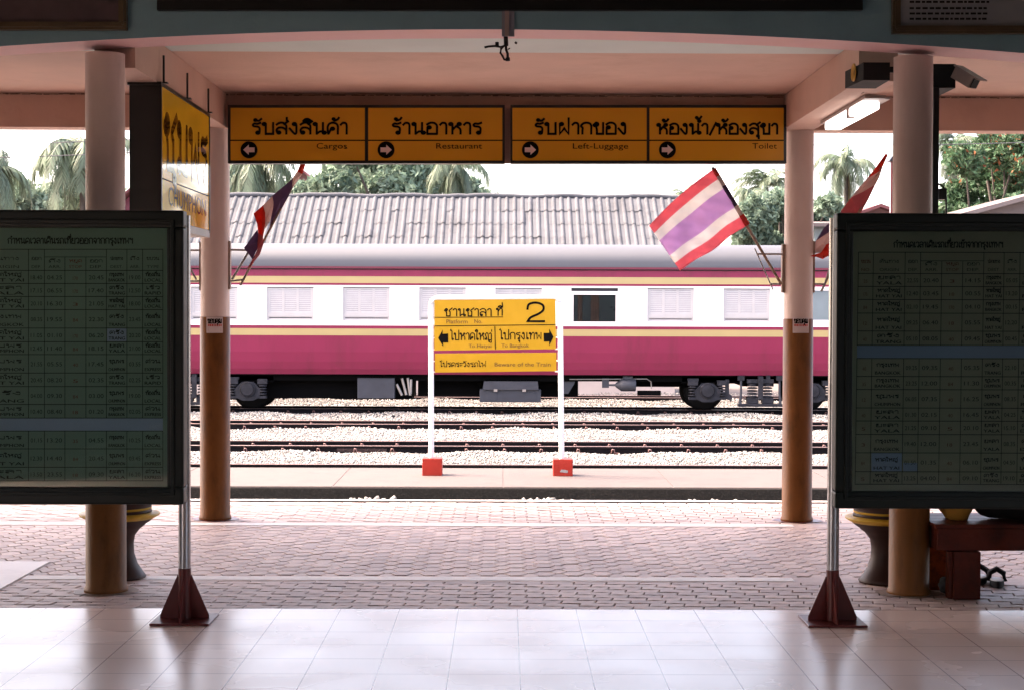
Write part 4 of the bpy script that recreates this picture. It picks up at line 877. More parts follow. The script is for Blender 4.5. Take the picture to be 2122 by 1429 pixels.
            for q in (-.33, .33):
                b = MB()
                for k in range(4): b.lathe((wx + q, y + .07, wz - .08 + k * .062), [(.055, 0), (.095, .008), (.095, .03), (.055, .038)], G_, 16)
                b.box(wx + q - .11, wx + q + .11, y - .01, y + .15, wz + .165, wz + .28, G_)
                if q < 0: b.box(wx - .45, wx - .2, y + .01, y + .12, wz + .26, wz + .32, G_)
                b.build('axle_spring', o)
            b = MB(); b.prism([(xc + s * u, wz + v) for u, v in ((.78, .30), (.70, .30), (.70, -.02), (.62, -.08), (.66, -.18), (.78, -.14), (.84, -.02), (.78, .02))], y + .02, y + .10, G_); b.build('brake_hanger', o)
        b = MB()
        for q in (-.17, .17):
            for k in range(5): b.lathe((xc + q, y + .06, wz - .11 + k * .066), [(.07, 0), (.118, .01), (.118, .036), (.07, .046)], G_, 20)
            b.box(xc + q - .13, xc + q + .13, y - .04, y + .16, wz + .22, wz + .31, G_); b.cbox(xc + q - .13, xc + q + .13, y - .04, y + .16, wz - .24, wz - .11, G_, .01)
        b.box(xc - .055, xc + .055, y - .09, y - .04, wz - .14, wz + .36, G_); b.box(xc + .13, xc + .22, y - .03, y + .06, wz + .31, wz + .40, G_); b.box(xc - .05, xc + .05, y - .04, y + .06, wz + .31, wz + .38, G_); b.build('bolster_spring', o)
        b = MB(); b.cbox(xc - .50, xc + .50, y - .06, y + .12, wz - .31, wz - .245, G_, .01)
        for s in (-1, 1): b.tube([(xc + s * .46, y + .0, wz - .26), (xc + s * .435, y, wz + .0), (xc + s * .435, y, wz + .30)], [.035, .026, .026], 'box_grey', 10); b.box(xc + s * .435 - .075, xc + s * .435 + .075, y - .04, y + .06, wz + .28, wz + .39, G_)
        b.build('spring_plank', o)
    bogie(P(1576, 800, yf + .1).x); bogie(P(403, 800, yf + .1).x)
coach()

# ------------------------------------------------------------------ buildings behind
def shed():
    D0, D1 = 45.2, 50.0; zr = P(1061, 409, D1).z; tan_ = .62; ze = zr - (D1 - D0) * tan_; xl = P(318, 420, D1).x; xr = P(1398, 420, D1).x
    t = thing('storage_shed', 'long shed with a grey ribbed fibre cement roof behind the coach', 'shed', (0, D1, -1.0))
    b = MB(); rows = 7; pitch = .235; ncol = int((xr - xl) / pitch) + 1; rn = random.Random(2)
    L_ = D1 - D0
    for s in (-1, 1):
        for r_ in range(rows):
            v0, v1 = r_ / rows, (r_ + 1) / rows + .02; y0, y1 = D1 + s * L_ * v0, D1 + s * L_ * v1; z0 = zr - L_ * v0 * tan_ - .0; z1 = zr - L_ * v1 * tan_ + .014
            for c in range(ncol):
                x = xl + c * pitch; jz = rn.gauss(0, .006); jy = rn.gauss(0, .012)
                pr = [(0, 0), (.10, .0), (.13, .036), (.165, .05), (.20, .036), (.235, 0)]
                vs = [(x + u, y0, z0 + w + jz) for u, w in pr] + [(x + u, y1 + s * jy, z1 + w + jz) for u, w in pr]; n = len(pr)
                b.add(vs, [(i, i + 1, n + i + 1, n + i) for i in range(n - 1)], 'roof_fibre')
    b.build('roof', t)
    b = MB(); n = 60; pts = [(xl - .1 + (xr - xl + .2) * i / n, D1, zr + .03 + .02 * math.sin(i * .7) + rn.gauss(0, .008)) for i in range(n + 1)]; b.tube(pts, .075, 'roof_fibre', 8); b.build('ridge_cap', t)
    b = MB(); b.box(xl + .3, xr - .4, D0 + .6, D1 + 4.2, -1.0, ze - .02 - (.0), 'wall_pale'); b.build('wall', t)
    for x in (xl + .3, xr - .4):
        b = MB(); b.add([(x, D0 + .6, ze - .02), (x, D1 * 2 - D0 - .6, ze - .02), (x, D1, zr - .1)], [(0, 1, 2)], 'wall_pale'); b.build('gable', t)
    b = MB(); b.prism([(xr - .3, 0), (xr - .3, 0.01), (xr - .27, .01), (xr - .27, 0)], D0, D0 + .1, 'roof_dark')
shed()
def house(label, xa, xb, yr, D, roof, wall, pitch_px, front_gable=True, depth=8):
    c = P((xa + xb) / 2, yr, D); t = thing('house', label, 'house', (c.x, D, -1)); zr = c.z; a, d = P(xa, yr, D).x, P(xb, yr, D).x; h = pitch_px * D / FPX
    if front_gable:
        b = MB(); b.box(a + .3, d - .3, D, D + depth, -1, zr - h, wall); b.prism([(a + .3, zr - h), (d - .3, zr - h), (c.x, zr - .1)], D + .01, D + depth - .1, wall); b.build('wall', t)
        b = MB(); th = .12
        for s in (-1, 1):
            e = a if s < 0 else d; vs = [(c.x, D - .5, zr), (e, D - .5, zr - h), (e, D + depth, zr - h), (c.x, D + depth, zr)]; vs += [(x, y, z - th) for x, y, z in vs]
            b.add(vs, [(0, 1, 2, 3), (7, 6, 5, 4), (0, 4, 5, 1), (1, 5, 6, 2), (2, 6, 7, 3)], roof)
        b.build('roof', t)
    else:
        b = MB(); b.box(a + .4, d - .4, D + .6, D + depth - .6, -1, zr - h, wall); b.build('wall', t)
        b = MB(); vs = [(a, D, zr - h), (d, D, zr - h), (d, D + depth / 2, zr), (a, D + depth / 2, zr), (d, D + depth, zr - h), (a, D + depth, zr - h)]; vs += [(x, y, z - .12) for x, y, z in vs]
        b.add(vs, [(0, 1, 2, 3), (3, 2, 4, 5), (7, 6, 9, 8), (8, 9, 11, 10), (0, 6, 7, 1), (1, 7, 8, 2), (2, 8, 10, 4), (4, 10, 11, 5), (5, 11, 9, 3), (3, 9, 6, 0)], roof); b.build('roof', t)
    return t
house('small maroon gabled house beyond the tracks, beside the right front pillar', 1760, 1880, 424, 62, 'roof_maroon', 'wall_pink', 22)
house('low house with a grey roof edge behind the limp right flag', 1672, 1960, 447, 58, 'roof_pale', 'window_grey', 16, False)
house('pale pink roofed house at the right, under the big tree', 1980, 2430, 384, 46, 'roof_pale', 'roof_pale', 62, True, 7)
house('dusky pink gabled house half hidden behind the left trees', 566, 690, 352, 92, 'roof_maroon', 'wall_pink', 60)
house('magenta walled house glimpsed between the left front pillar and the black box sign', 235, 330, 385, 64, 'roof_maroon', 'coach_maroon', 40)

# ------------------------------------------------------------------ trees
def blobs_tree(label, base, crown, leafm, leaf=.16, n=5200, seed=0, trunk_r=.22, extra=None):
    """crown = list of (x, y, z, r); leaf-sized faces through the shell and volume of each clump"""
    t = thing('leafy_tree', label, 'tree', base); rg = np.random.default_rng(seed)
    b = MB(); B0 = Vector(base); top = Vector((sum(c[0] for c in crown) / len(crown), sum(c[1] for c in crown) / len(crown), sum(c[2] for c in crown) / len(crown)))
    mid = B0.lerp(top, .55) + Vector((rg.normal(0, .2), 0, 0)); b.tube([B0, B0.lerp(mid, .5), mid, top], [trunk_r, trunk_r * .8, trunk_r * .6, trunk_r * .3], 'bark', 10)
    for c in crown: e = Vector(c[:3]); q = mid.lerp(e, .5) + Vector((rg.normal(0, .15), rg.normal(0, .15), .1)); b.tube([mid, q, e], [trunk_r * .4, trunk_r * .28, trunk_r * .1], 'bark', 6)
    b.build('trunk', t)
    cs = np.array(crown); wts = cs[:, 3] ** 2; wts /= wts.sum(); ci = rg.choice(len(cs), n, p=wts)
    d = rg.normal(size=(n, 3)); d /= np.linalg.norm(d, axis=1)[:, None]; rad = cs[ci, 3] * (rg.uniform(.25, 1.0, n) ** .45) * (1 + .25 * np.sin(d[:, 0] * 7 + ci) * np.sin(d[:, 2] * 6 + ci * 2))
    c = cs[ci, :3] + d * rad[:, None] * np.array([1, 1, .82])
    u = rg.normal(size=(n, 3)); u /= np.linalg.norm(u, axis=1)[:, None]; v = np.cross(u, rg.normal(size=(n, 3))); v /= np.linalg.norm(v, axis=1)[:, None]
    s = (leaf * rg.uniform(.6, 1.4, n))[:, None]; tip = c + u * s; side = v * s * .42
    V = np.stack([c - u * s, c + side, tip, c - side], 1).reshape(-1, 3); F = np.arange(4 * n).reshape(n, 4)
    mi = np.zeros(n, int); ms = [leafm]
    if extra: ms.append(extra[0]); mi = (rg.random(n) < extra[1] * (1 + (c[:, 2] > np.median(c[:, 2])) - (c[:, 0] < np.median(c[:, 0])))).astype(int)
    npmesh('crown', V, F, ms, mi, t)
def cr(pxs, D, dep=2.0, seed=1):
    rg = random.Random(seed); out = []
    for (x, y, r) in pxs: p = P(x, y, D + rg.uniform(-dep, dep)); out.append((p.x, p.y, p.z, r * D / FPX))
    return out
def base_of(px, D): return (P(px, 640, D).x, D, -1.0)
blobs_tree('broad green tree rising behind the shed roof under the restaurant sign', base_of(800, 66), cr([(690, 385, 46), (740, 340, 55), (800, 330, 60), (850, 355, 55), (770, 395, 50), (880, 395, 45), (680, 420, 45), (900, 340, 48), (830, 400, 50), (720, 300, 50), (830, 280, 60), (970, 385, 24), (990, 405, 22)], 66, 2.5), 'leaf_blue', .17, 12000, 11)
blobs_tree('hazy bush filling the gap below the palms at the right rear pillar', base_of(1600, 62), cr([(1570, 440, 42), (1610, 470, 45), (1650, 450, 45), (1560, 490, 40), (1620, 420, 36), (1590, 510, 40), (1700, 440, 34), (1670, 490, 40), (1720, 425, 28), (1535, 470, 30), (1545, 505, 30), (1640, 425, 26), (1600, 450, 40)], 62, 2), 'leaf_blue', .14, 14000, 12, .15)
blobs_tree('tall dark green tree with orange tinged leaves beside the pink roofed house', base_of(2075, 54), cr([(2000, 330, 42), (2040, 360, 46), (1985, 400, 38), (2080, 320, 40), (2100, 380, 46), (2050, 300, 34), (1970, 440, 34), (2030, 410, 44), (2110, 300, 40), (2140, 340, 50), (1975, 310, 22), (2010, 460, 44), (2060, 450, 44), (2110, 440, 48)], 54, 2), 'leaf_dark', .10, 23000, 13, .16, ('leaf_orange', .045))
blobs_tree('mixed green tree behind the left palms', base_of(90, 74), cr([(60, 420, 50), (130, 410, 48), (190, 395, 50), (20, 400, 45), (100, 450, 50), (235, 420, 40), (-40, 420, 50), (-20, 360, 40), (160, 350, 36)], 74, 2.5), 'leaf_blue', .18, 8500, 14)
blobs_tree('low greenery behind the shed under the cargos sign', base_of(560, 72), cr([(440, 390, 40), (500, 400, 40), (590, 405, 36), (640, 400, 34), (470, 370, 30)], 72, 2), 'leaf_blue', .17, 5000, 15, .15)
blobs_tree('bare looking shrub top right of the leaning palm', base_of(1030, 68), cr([(1010, 402, 10), (1030, 408, 9), (1000, 412, 12)], 68, .5), 'leaf_blue', .10, 260, 16, .06)
def palm(label, px, py, D, R_, n=20, seed=0, droop=1.0, up=.5, dry=3, lean=0.0, tr=.13, wide=1.0):
    rg = np.random.default_rng(seed); c = P(px, py, D); t = thing('coconut_palm', label, 'palm tree', (c.x + lean, D, -1.0), 'coconut palms beyond the shed')
    b = MB(); pts = [(c.x + lean * (1 - i / 8) ** 2, D, -1 + (c.z + 1) * i / 8) for i in range(9)]; b.tube(pts, [tr * (1.35 - .05 * i) for i in range(9)], 'bark', 10); b.build('trunk', t)
    V = []; F = []; mi = []
    for k in range(n):
        az = 2 * math.pi * k / n + rg.normal(0, .15); el = rg.uniform(-.75, 1.25) * 1.0 + up * .3 - (.2 if k % 3 == 0 else 0); L = R_ * rg.uniform(.82, 1.12)
        dry_ = (k < dry); el = -1.0 if dry_ else el
        h = np.array([math.cos(az), math.sin(az), 0]); m = 14; p = np.array([c.x, c.y, c.z]); pts = [p.copy()]; a = el
        for i in range(m):
            a -= droop * (.115 + .10 * (i / m)) * (1.0 if a > -1.35 else .15); p = p + (h * math.cos(a) + np.array([0, 0, math.sin(a)])) * L / m; pts.append(p.copy())
        pts = np.array(pts); side = np.array([-math.sin(az), math.cos(az), 0])
        for i in range(m):   # midrib
            k0 = len(V); w = .025 * R_ / 2.5 * (1 - i / m) + .008; V += [pts[i] - side * w, pts[i] + side * w, pts[i + 1] + side * w * .8, pts[i + 1] - side * w * .8]; F.append((k0, k0 + 1, k0 + 2, k0 + 3)); mi.append(1 if dry_ else 0)
        nl = 46
        for j in range(nl):
            f = .10 + .90 * j / nl; q = f * m; i = min(int(q), m - 1); b0 = pts[i] + (pts[i + 1] - pts[i]) * (q - i); tg = pts[i + 1] - pts[i]; tg = tg / np.linalg.norm(tg)
            ll = R_ * .30 * wide * (math.sin(math.pi * (.12 + .82 * f)) ** .7) * rg.uniform(.85, 1.15)
            for s in (-1, 1):
                dr = side * s * rg.uniform(.55, .8) + tg * .55 + np.array([0, 0, -.55 * droop + rg.normal(0, .12)]); dr = dr / np.linalg.norm(dr)
                e1 = b0 + dr * ll * .55; e2 = b0 + (dr + np.array([0, 0, -.28 * droop])) * ll; w = tg * .030 * R_ / 2.5; k0 = len(V)
                V += [b0 - w, b0 + w, e1 + w, e1 - w, e2]; F += [(k0, k0 + 1, k0 + 2, k0 + 3), (k0 + 3, k0 + 2, k0 + 4, k0 + 4)]; mi += [1 if dry_ else 0] * 2
    Vn = np.array(V); me = bpy.data.meshes.new('crown'); me.from_pydata([tuple(v) for v in Vn], [], [f if f[2] != f[3] else f[:3] for f in F]); me.materials.append(M['palm_green']); me.materials.append(M['palm_dry']); me.polygons.foreach_set('material_index', mi)
    o = bpy.data.objects.new('crown', me); link(o, t)
palm('big drooping coconut palm left of the left front pillar', 172, 312, 64, 3.0, 26, 21, 1.1, .5, 5)
palm('coconut palm cut by the left edge of the view', -12, 345, 60, 2.2, 22, 22, 1.15, .5, 2)
palm('coconut palm behind the left rear pillar, under the cargos sign', 535, 325, 62, 2.6, 24, 23, 1.2, .3, 2)
palm('coconut palm with arching fronds right of the broad green tree', 942, 346, 60, 1.9, 20, 24, 1.2, .2, 1)
palm('small spiky coconut palm just left of the right rear pillar', 1588, 388, 84, 1.9, 20, 25, .75, 1.3, 1)
palm('slim coconut palm between the two right pillars with dry hanging fronds', 1754, 340, 74, 1.9, 22, 26, 1.15, .6, 4, tr=.09)
palm('little coconut palm top over the end of the shed roof', 1418, 402, 96, .9, 14, 27, .7, 1.2, 0)
palm('dark young coconut palm seen between the spread flag and the right rear pillar', 1556, 402, 78, 1.3, 16, 28, 1.3, .4, 0)
palm('coconut palm with a feathery top behind the tall orange tinged tree', 1976, 292, 58, 1.5, 18, 29, 1.0, .8, 1)
# faint lattice mast far away
b = MB(); D = 240
for (x0, y0, x1, y1) in ((1318, 330, 1312, 430), (1338, 330, 1345, 430), (1318, 340, 1340, 352), (1339, 352, 1316, 366), (1316, 366, 1341, 380), (1341, 380, 1314, 396), (1317, 352, 1339, 352), (1315, 380, 1342, 380), (1318, 330, 1318, 200), (1338, 330, 1338, 200), (1318, 330, 1338, 310), (1338, 330, 1318, 310)): b.tube([P(x0, y0, D), P(x1, y1, D)], .05, 'tower_steel', 5)
o = b.build('lattice_mast', base=P(1328, 430, D)); tag(o, 'faint pale lattice mast far away over the shed roof', 'mast')
def wire(pts, D, label, r=.012):
    q = [P(x, y, D) for x, y in pts]; n = 24; w = []
    for i in range(n + 1): f = i / n; p = q[0].lerp(q[-1], f); p.z -= 4 * f * (1 - f) * .25; w.append(p)
    b = MB(); b.tube(w, r, 'wire', 5); o = b.build('power_line'); tag(o, label, 'power line', 'overhead wires')
wire([(-700, 288), (330, 286)], 58, 'upper thin overhead wire at the left, crossing the big palm', .016); wire([(-700, 316), (330, 313)], 58, 'lower thin overhead wire at the left, crossing the big palm', .016)
wire([(1500, 297), (2700, 262)], 50, 'dark overhead wire crossing the slim palm at the right', .014)

# ------------------------------------------------------------------ things on and about the platform
def planter(px, py, D, label):
    c = P(px, py, D); t = thing('planter', label, 'plant pot', (c.x, D, 0), 'pedestal planters'); z = lambda y: 1.6 - (y - 640) * D / FPX
    zz = [z(1200), z(1196), z(1185), z(1160), z(1130), z(1112), z(1098), z(1090), z(1080)]
    b = MB(); b.lathe((c.x, D, 0), [(0, 0), (.150, 0), (.155, .012), (.14, .03), (.105, .085), (.086, .145), (.082, .205), (.09, .255), (.12, .294), (.145, .312), (.15, .320), (.175, .336), (.20, .356)], 'planter', 40); b.build('pedestal', t)
    b = MB(); b.lathe((c.x, D, 0), [(.20, .356), (.232, .374), (.236, .381), (.232, .389), (.19, .393)], 'planter_yellow', 40); b.build('rim', t)
    b = MB(); b.lathe((c.x, D, 0), [(.185, .393), (.19, .401), (.18, .411), (.195, .456), (.235, .546), (.255, .626), (.26, .646), (.24, .646), (.23, .626), (0, .616)], 'planter', 40); b.lathe((c.x, D, 0), [(.1815, .410), (.1875, .416), (.188, .424)], 'planter_yellow', 40); b.build('bowl', t)
    rg = np.random.default_rng(int(px)); n = 90; cc = np.stack([rg.normal(c.x, .10, n), rg.normal(D, .10, n), rg.uniform(.63, .77, n)], 1); u = rg.normal(size=(n, 3)); u[:, 2] = np.abs(u[:, 2]) + .4; u /= np.linalg.norm(u, axis=1)[:, None]; v = np.cross(u, rg.normal(size=(n, 3))); v /= np.linalg.norm(v, axis=1)[:, None]; s = .06
    npmesh('plant', np.stack([cc - u * s, cc + v * s * .4, cc + u * s, cc - v * s * .4], 1).reshape(-1, 3), np.arange(4 * n).reshape(n, 4), ['leaf_dark'], None, t)
planter(248, 1200, 9.71, 'dark pedestal planter with a yellow rim behind the left front pillar')
planter(1834, 1206, 9.63, 'dark pedestal planter with a yellow rim behind the right front pillar')
def bench():
    x0 = 2.41; D0 = 9.08; t = thing('bench', 'worn red brown wooden bench beside the right front pillar', 'bench', (x0 + .9, 9.3, 0))
    b = MB(); b.cbox(x0, x0 + 2.0, D0, D0 + .03, .268, .392, 'bench_wood', .004); b.cbox(x0, x0 + 2.0, D0 + .47, D0 + .50, .268, .392, 'bench_wood', .004); b.cbox(x0, x0 + .03, D0 + .031, D0 + .469, .268, .392, 'bench_wood', .004); b.build('apron', t)
    b = MB()
    for k in range(4): b.cbox(x0 - .015, x0 + 2.02, D0 - .012 + k * .132, D0 + .116 + k * .132, .394, .416, 'bench_wood', .004)
    b.build('seat', t)
    for x in (x0 + .085, x0 + 1.75):
        for y in (D0 - .03, D0 + .42): b = MB(); b.cbox(x, x + .15, y, y + .10, 0.001, .265, 'bench_wood', .006); b.cbox(x - .025, x, y + .02, y + .08, .001, .262, 'bench_wood', .004); b.build('leg', t)
bench()
def blob(name, label, cat_, c, rx, ry, rz, m, seed, flat=.0, parent=None, group=None):
    bm = bmesh.new(); bmesh.ops.create_icosphere(bm, subdivisions=4, radius=1); rn = random.Random(seed); ph = [rn.uniform(0, 6) for _ in range(6)]
    for v in bm.verts:
        k = 1 + .07 * math.sin(v.co.x * 4 + ph[0]) * math.sin(v.co.z * 5 + ph[1]) + .04 * math.sin(v.co.y * 9 + v.co.z * 7 + ph[2]) + .02 * math.sin(v.co.x * 19 + v.co.z * 13 + ph[3]); z = v.co.z * k
        v.co = Vector((v.co.x * k * rx * (1 + flat * max(z, -1)), v.co.y * k * ry, max(z, -.80) * rz))
    me = bpy.data.meshes.new(name); bm.to_mesh(me); bm.free(); me.materials.append(M[m])
    for p in me.polygons: p.use_smooth = True
    o = bpy.data.objects.new(name, me); o.location = c; COL.objects.link(o); return tag(o, label, cat_, group)
blob('sack', 'full yellow ochre sack standing on the bench end', 'sack', (2.575, 9.32, .416 + .16), .135, .13, .20, 'sack_yellow', 1, .35)
blob('black_bag', 'large slumped black bag lying on the bench', 'bag', (3.02, 9.33, .416 + .15), .40, .18, .185, 'cloth_black', 2, .1)
def carrier():
    t = thing('carrier_bag', 'orange printed carrier bag standing under the bench', 'bag', (2.47, 9.38, 0)); b = MB(); n = 10
    vs = []
    for i in range(n + 1):
        z = .25 * i / n; w = .085 * (1 + .06 * math.sin(i * 1.7)); d = .045 * (1 - .5 * i / n)
        for k in range(12): a = 2 * math.pi * k / 12; vs.append((2.50 + w * math.copysign(abs(math.cos(a)) ** .5, math.cos(a)) + .006 * math.sin(i * 2 + k), 9.40 + d * math.copysign(abs(math.sin(a)) ** .6, math.sin(a)) + .004 * math.cos(i * 3 + k * 2), z + .002))
    b.add(vs, [(i * 12 + k, i * 12 + (k + 1) % 12, i * 12 + 12 + (k + 1) % 12, i * 12 + 12 + k) for i in range(n) for k in range(12)] + [list(range(12))[::-1]], 'bag_orange', True); b.build('bag_body', t)
    b = MB(); b.tube([(2.46, 9.40, .25), (2.465, 9.40, .285), (2.53, 9.40, .285), (2.54, 9.40, .25)], .006, 'bag_orange', 6); b.build('handle', t)
carrier()
b = MB(); b.lathe((2.405, 9.52, 0), [(0, .002), (.034, .002), (.036, .01), (.036, .16), (.03, .19), (.014, .225), (.014, .245)], 'bottle_green', 20); o1 = b.build('bottle', base=(2.405, 9.52, 0)); tag(o1, 'green plastic bottle standing behind the bench end', 'bottle')
b = MB(); b.lathe((2.405, 9.52, 0), [(.016, .243), (.017, .26), (0, .261)], 'insole', 16); b.build('cap', o1)
def sandal(px, py, D, ang, label):
    c = PZ(px, py, 0.0); t = thing('sandal', label, 'sandal', (c.x, c.y, 0), 'dark sandals left by the bench'); rt = Matrix.Rotation(ang, 3, 'Z'); cc = Vector((c.x, c.y, 0))
    out = [(.04 * math.sin(a) * (1 + .18 * math.cos(a)), .125 * math.cos(a)) for a in np.linspace(0, 2 * math.pi, 24, endpoint=False)]
    def slab(s, z0, z1, m, nm):
        b = MB(); n = len(out); vs = [cc + rt @ Vector((x * s, y * s, z0)) for x, y in out] + [cc + rt @ Vector((x * s, y * s, z1 + .012 * max(-y / .12, 0))) for x, y in out]
        b.add(vs, [list(range(n))[::-1], list(range(n, 2 * n))] + [(i, (i + 1) % n, n + (i + 1) % n, n + i) for i in range(n)], m); b.build(nm, t)
    slab(1.0, .002, .030, 'cloth_black', 'sole'); slab(.90, .0305, .034, 'insole', 'insole')
    b = MB()
    for yy, w in ((.045, .016), (.075, .014)): b.tube([cc + rt @ Vector(q) for q in ((-.046, yy, .02), (-.040, yy, .065), (0, yy + .005, .088), (.040, yy, .065), (.046, yy, .02))], w, 'cloth_black', 8)
    b.build('strap', t)
sandal(2066, 1212, 9.5, R(-14), 'dark sandal with a pale insole lying in the open beside the bench'); sandal(2030, 1206, 9.5, R(-20), 'dark sandal half hidden behind the bench leg')
blob('shoe', 'dark shoe tucked under the bench behind its front leg', 'shoe', (2.535, 9.27, .04), .06, .11, .05, 'cloth_black', 5)
# speakers, camera, lamp, horn
def speaker(x0, x1, y0, y1, z0, z1, label):
    t = thing('loudspeaker', label, 'loudspeaker', ((x0 + x1) / 2, y0, z0), 'black loudspeakers by the right front pillar')
    b = MB(); vs = [(x0 + .03, y0, z0), (x1, y0, z0), (x1, y1, z0), (x0, y1, z0), (x0 + .03, y0, z1), (x1, y0, z1), (x1, y1, z1), (x0, y1, z1)]; b.add(vs, [(0, 1, 2, 3), (4, 7, 6, 5), (0, 4, 5, 1), (1, 5, 6, 2), (2, 6, 7, 3), (3, 7, 4, 0)], 'black_matt'); b.build('cabinet', t)
    b = MB(); b.lathe((x0 + .010, (y0 + y1) / 2 - .02, (z0 + z1) / 2 + .015), [(.052, .0), (.05, -.008), (.036, .0), (.015, .010), (0, .006)], 'speaker_cone', 24, 'X'); b.build('cone', t)
    b = MB(); b.box(x1 - .02, x1 + .09, (y0 + y1) / 2 - .02, (y0 + y1) / 2 + .02, z1 - .03, z1 - .0, 'black_matt'); b.build('arm', t)
speaker(2.005, 2.185, 9.34, 9.70, 2.905, 3.005, 'black loudspeaker above the fluorescent lamp, left of the right front pillar')
speaker(2.46, 2.635, 9.62, 10.0, 2.90, 3.04, 'black loudspeaker beside the security camera, right of the right front pillar')
def security_camera():
    D = 9.6; a, c = P(1983, 150, D), P(2030, 178, D - .12); t = thing('security_camera', 'beige security camera tilted down on a short arm', 'camera', a); ax = (c - a).normalized(); up = Vector((0, 0, 1)); sd = ax.cross(up).normalized(); un = sd.cross(ax)
    def ob(m, l0, l1, w, h0, h1, b): vs = [a + ax * l + sd * s * w + un * h for l in (l0, l1) for s in (-1, 1) for h in (h0, h1)]; b.add(vs, [(0, 1, 3, 2), (4, 6, 7, 5), (0, 4, 5, 1), (2, 3, 7, 6), (0, 2, 6, 4), (1, 5, 7, 3)], m)
    b = MB(); ob('camera_beige', 0, .145, .036, -.036, .030, b); b.build('body', t)
    b = MB(); ob('camera_beige', -.01, .185, .044, .031, .039, b); b.build('hood', t)
    b = MB(); ob('black_paint', .1455, .150, .030, -.030, .026, b); b.build('lens', t)
    b = MB(); b.tube([a + ax * .03, P(1976, 148, D + .03)], .014, 'black_matt', 8); b.build('arm', t)
security_camera()
def lamp():
    t = thing('fluorescent_lamp', 'lit white fluorescent lamp under the right side beam', 'lamp', (2.33, 11, 2.95)); b = MB(); b.box(2.255, 2.385, 10.30, 11.75, 2.925, 2.945, 'lamp_metal'); b.box(2.322, 2.46, 10.5, 11.6, 2.9455, 2.96, 'lamp_metal'); b.build('housing', t)
    b = MB(); b.cbox(2.26, 2.375, 10.42, 11.62, 2.87, 2.923, 'lamp_lit', .012); b.build('diffuser', t)
    b = MB(); b.box(2.255, 2.30, 10.80, 10.86, 2.862, 2.924, 'lamp_metal'); b.build('clip', t)
lamp()
b = MB(); b.tube([P(1726, 106, 11.2), P(1726, 208, 11.2), P(1748, 214, 10.9), P(1790, 190, 10.2)], .006, 'crack', 6); o = b.build('cable', base=P(1726, 106, 11.2)); tag(o, 'thin dark cable running down to the fluorescent lamp', 'cable')
D = 9.62; x = P(1936, 400, D).x; b = MB(); b.cbox(x - .018, x + .018, D - .03, D + .03, 1.72, 2.90, 'black_paint', .004); o = b.build('steel_post', base=(x, D, 1.72)); tag(o, 'slim black post hanging beside the right front pillar', 'post')
def lantern():
    t = thing('alarm_bell', 'small black bell box with a looped cable on the slim black post', 'bell box', P(1952, 420, D)); c = P(1951, 402, D)
    b = MB(); b.cbox(c.x - .02, c.x + .024, D - .03, D + .03, c.z - .035, c.z + .03, 'black_paint', .006); b.build('box', t)
    b = MB(); b.tube([P(*q, D) for q in ((1940, 384), (1948, 382), (1955, 388), (1960, 402), (1961, 440), (1961, 500))], .006, 'black_paint', 8); b.build('loop_cable', t)
lantern()
def cabinet():
    D = 19.9; t = thing('signal_board', 'tall grey board with a dark cap on the far platform behind the right front pillar', 'board', P(1884, 900, D)); a, c = P(1845, 640, D), P(1925, 640, D); zt = P(1880, 335, D).z
    b = MB(); b.box(a.x, c.x, D, D + .08, ZP2 + 1.2, zt, 'sheet_grey'); b.build('panel', t)
    b = MB(); b.prism([(a.x - .04, zt), (c.x + .04, zt), (c.x, zt + .06), (a.x, zt + .06)], D - .05, D + .13, 'black_paint'); b.build('cap', t)
    for x in (a.x + .005, c.x - .005): b = MB(); b.box(x - .015, x + .015, D - .014, D - .001, ZP2 + .004, zt - .001, 'maroon_paint'); b.build('post', t)
cabinet()
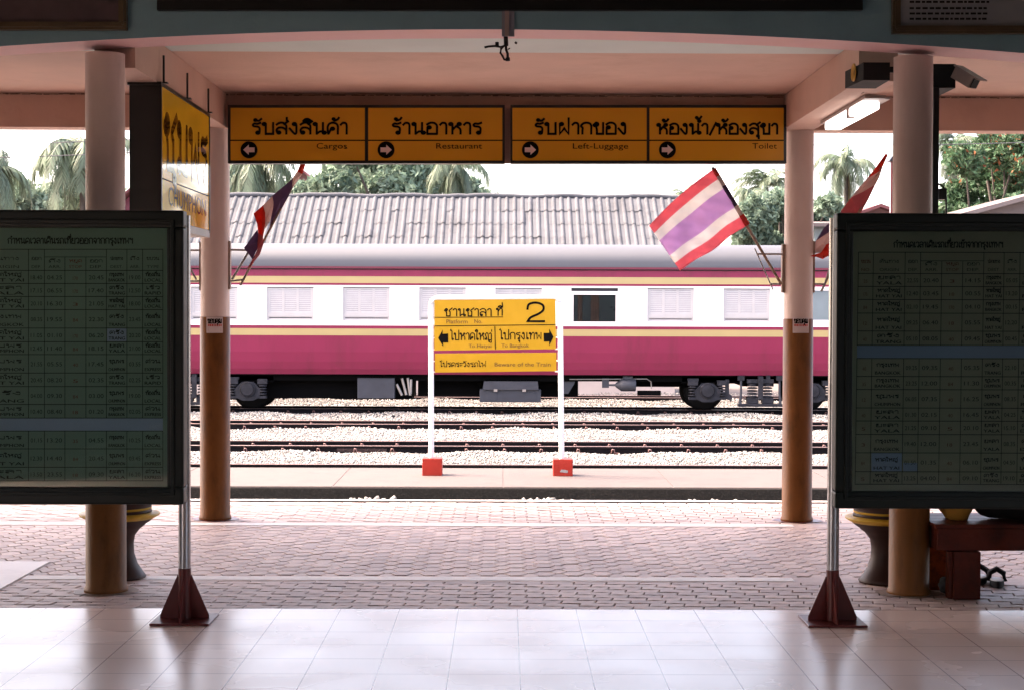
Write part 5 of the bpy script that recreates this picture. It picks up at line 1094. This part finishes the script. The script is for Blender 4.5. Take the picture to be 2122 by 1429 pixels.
# boards and pictures on the arched beam
DA = 8.99
b = MB(); rect_px(b, 325, -60, 1788, 21, DA - .05, 'black_paint', .045); o = b.build('notice_board', base=P(1056, -20, DA)); tag(o, 'wide black board fixed on the middle of the teal arched beam', 'board')
def picture(x0, x1, y1, label, inner, fm):
    t = thing('framed_picture', label, 'picture frame', P((x0 + x1) / 2, y1, DA), 'framed pictures on the arched beam'); y0 = -220; w = 17
    b = MB()
    for (a, c, d, e) in ((x0, y1 - w, x1, y1), (x0, y0, x0 + w, y1 - w), (x1 - w, y0, x1, y1 - w), (x0 + w, y0, x1 - w, y0 + w)): rect_px(b, a + .3, c + .3, d - .3, e - .3, DA - .045, fm, .04); 
    for (a, c, d, e) in ((x0 + w * .5, y1 - w * .62, x1 - w * .5, y1 - w * .35), (x0 + w * .35, y0, x0 + w * .62, y1 - w * .64), (x1 - w * .62, y0, x1 - w * .35, y1 - w * .64)): rect_px(b, a, c, d, e, DA - .052, fm, .01)
    b.build('frame', t)
    b = MB(); rect_px(b, x0 + w - 2, y0 + w - 2, x1 - w + 2, y1 - w + 2, DA - .02, inner, .01); b.build('picture', t)
    return t
picture(-260, 262, 62, 'dark framed picture at the left end of the teal arched beam', 'picture_brown', 'frame_gold')
t = picture(1850, 2390, 70, 'dark framed notice of faint text at the right end of the teal arched beam', 'paper_grey', 'frame_gold')
b = MB(); rn = random.Random(3)
for y in (-8, 5, 18, 29, 40):
    xx = 1885 if y > -9 else 1940
    while xx < (2045 if y > 0 else 2000):
        w = rn.uniform(5, 12); rect_px(b, xx, y - 2.6, min(xx + w, 2050), y + 1.6, DA - .0215, 'letter_black'); xx += w + rn.uniform(2, 4)
b.build('lettering', t)
def conduit():
    t = thing('cable_bundle', 'frayed black cable ends dangling from a grey conduit on the arched beam', 'cable', P(1052, 60, DA)); q = DA - .012; b = MB()
    b.box(P(1040, 50, q).x, P(1066, 50, q).x, q - .004, DA - .001, P(1052, 76, q).z, P(1052, 22, q).z, 'sheet_grey'); b.box(P(1046, 50, q).x, P(1055, 50, q).x, q - .018, q - .005, P(1052, 76, q).z, P(1052, 22, q).z, 'lamp_metal'); b.build('conduit', t)
    b = MB(); q = 9.0
    for pts, r in (([(1050, 80), (1046, 88), (1047, 95), (1038, 98), (1025, 96), (1012, 97), (1004, 99)], .006), ([(1045, 95), (1038, 102), (1037, 110), (1041, 116), (1045, 124), (1051, 125)], .006), ([(1048, 92), (1049, 104), (1052, 112), (1052, 126)], .007), ([(1030, 88), (1030, 96)], .010), ([(1054, 101), (1055, 102.5)], .008), ([(1067, 88), (1071, 91)], .006), ([(1052, 120), (1052.5, 127)], .012), ([(1048, 76), (1049, 96)], .012)): b.tube([P(x, y, q - .01) for x, y in pts], r, 'black_matt', 8)
    b.build('wire', t)
conduit()
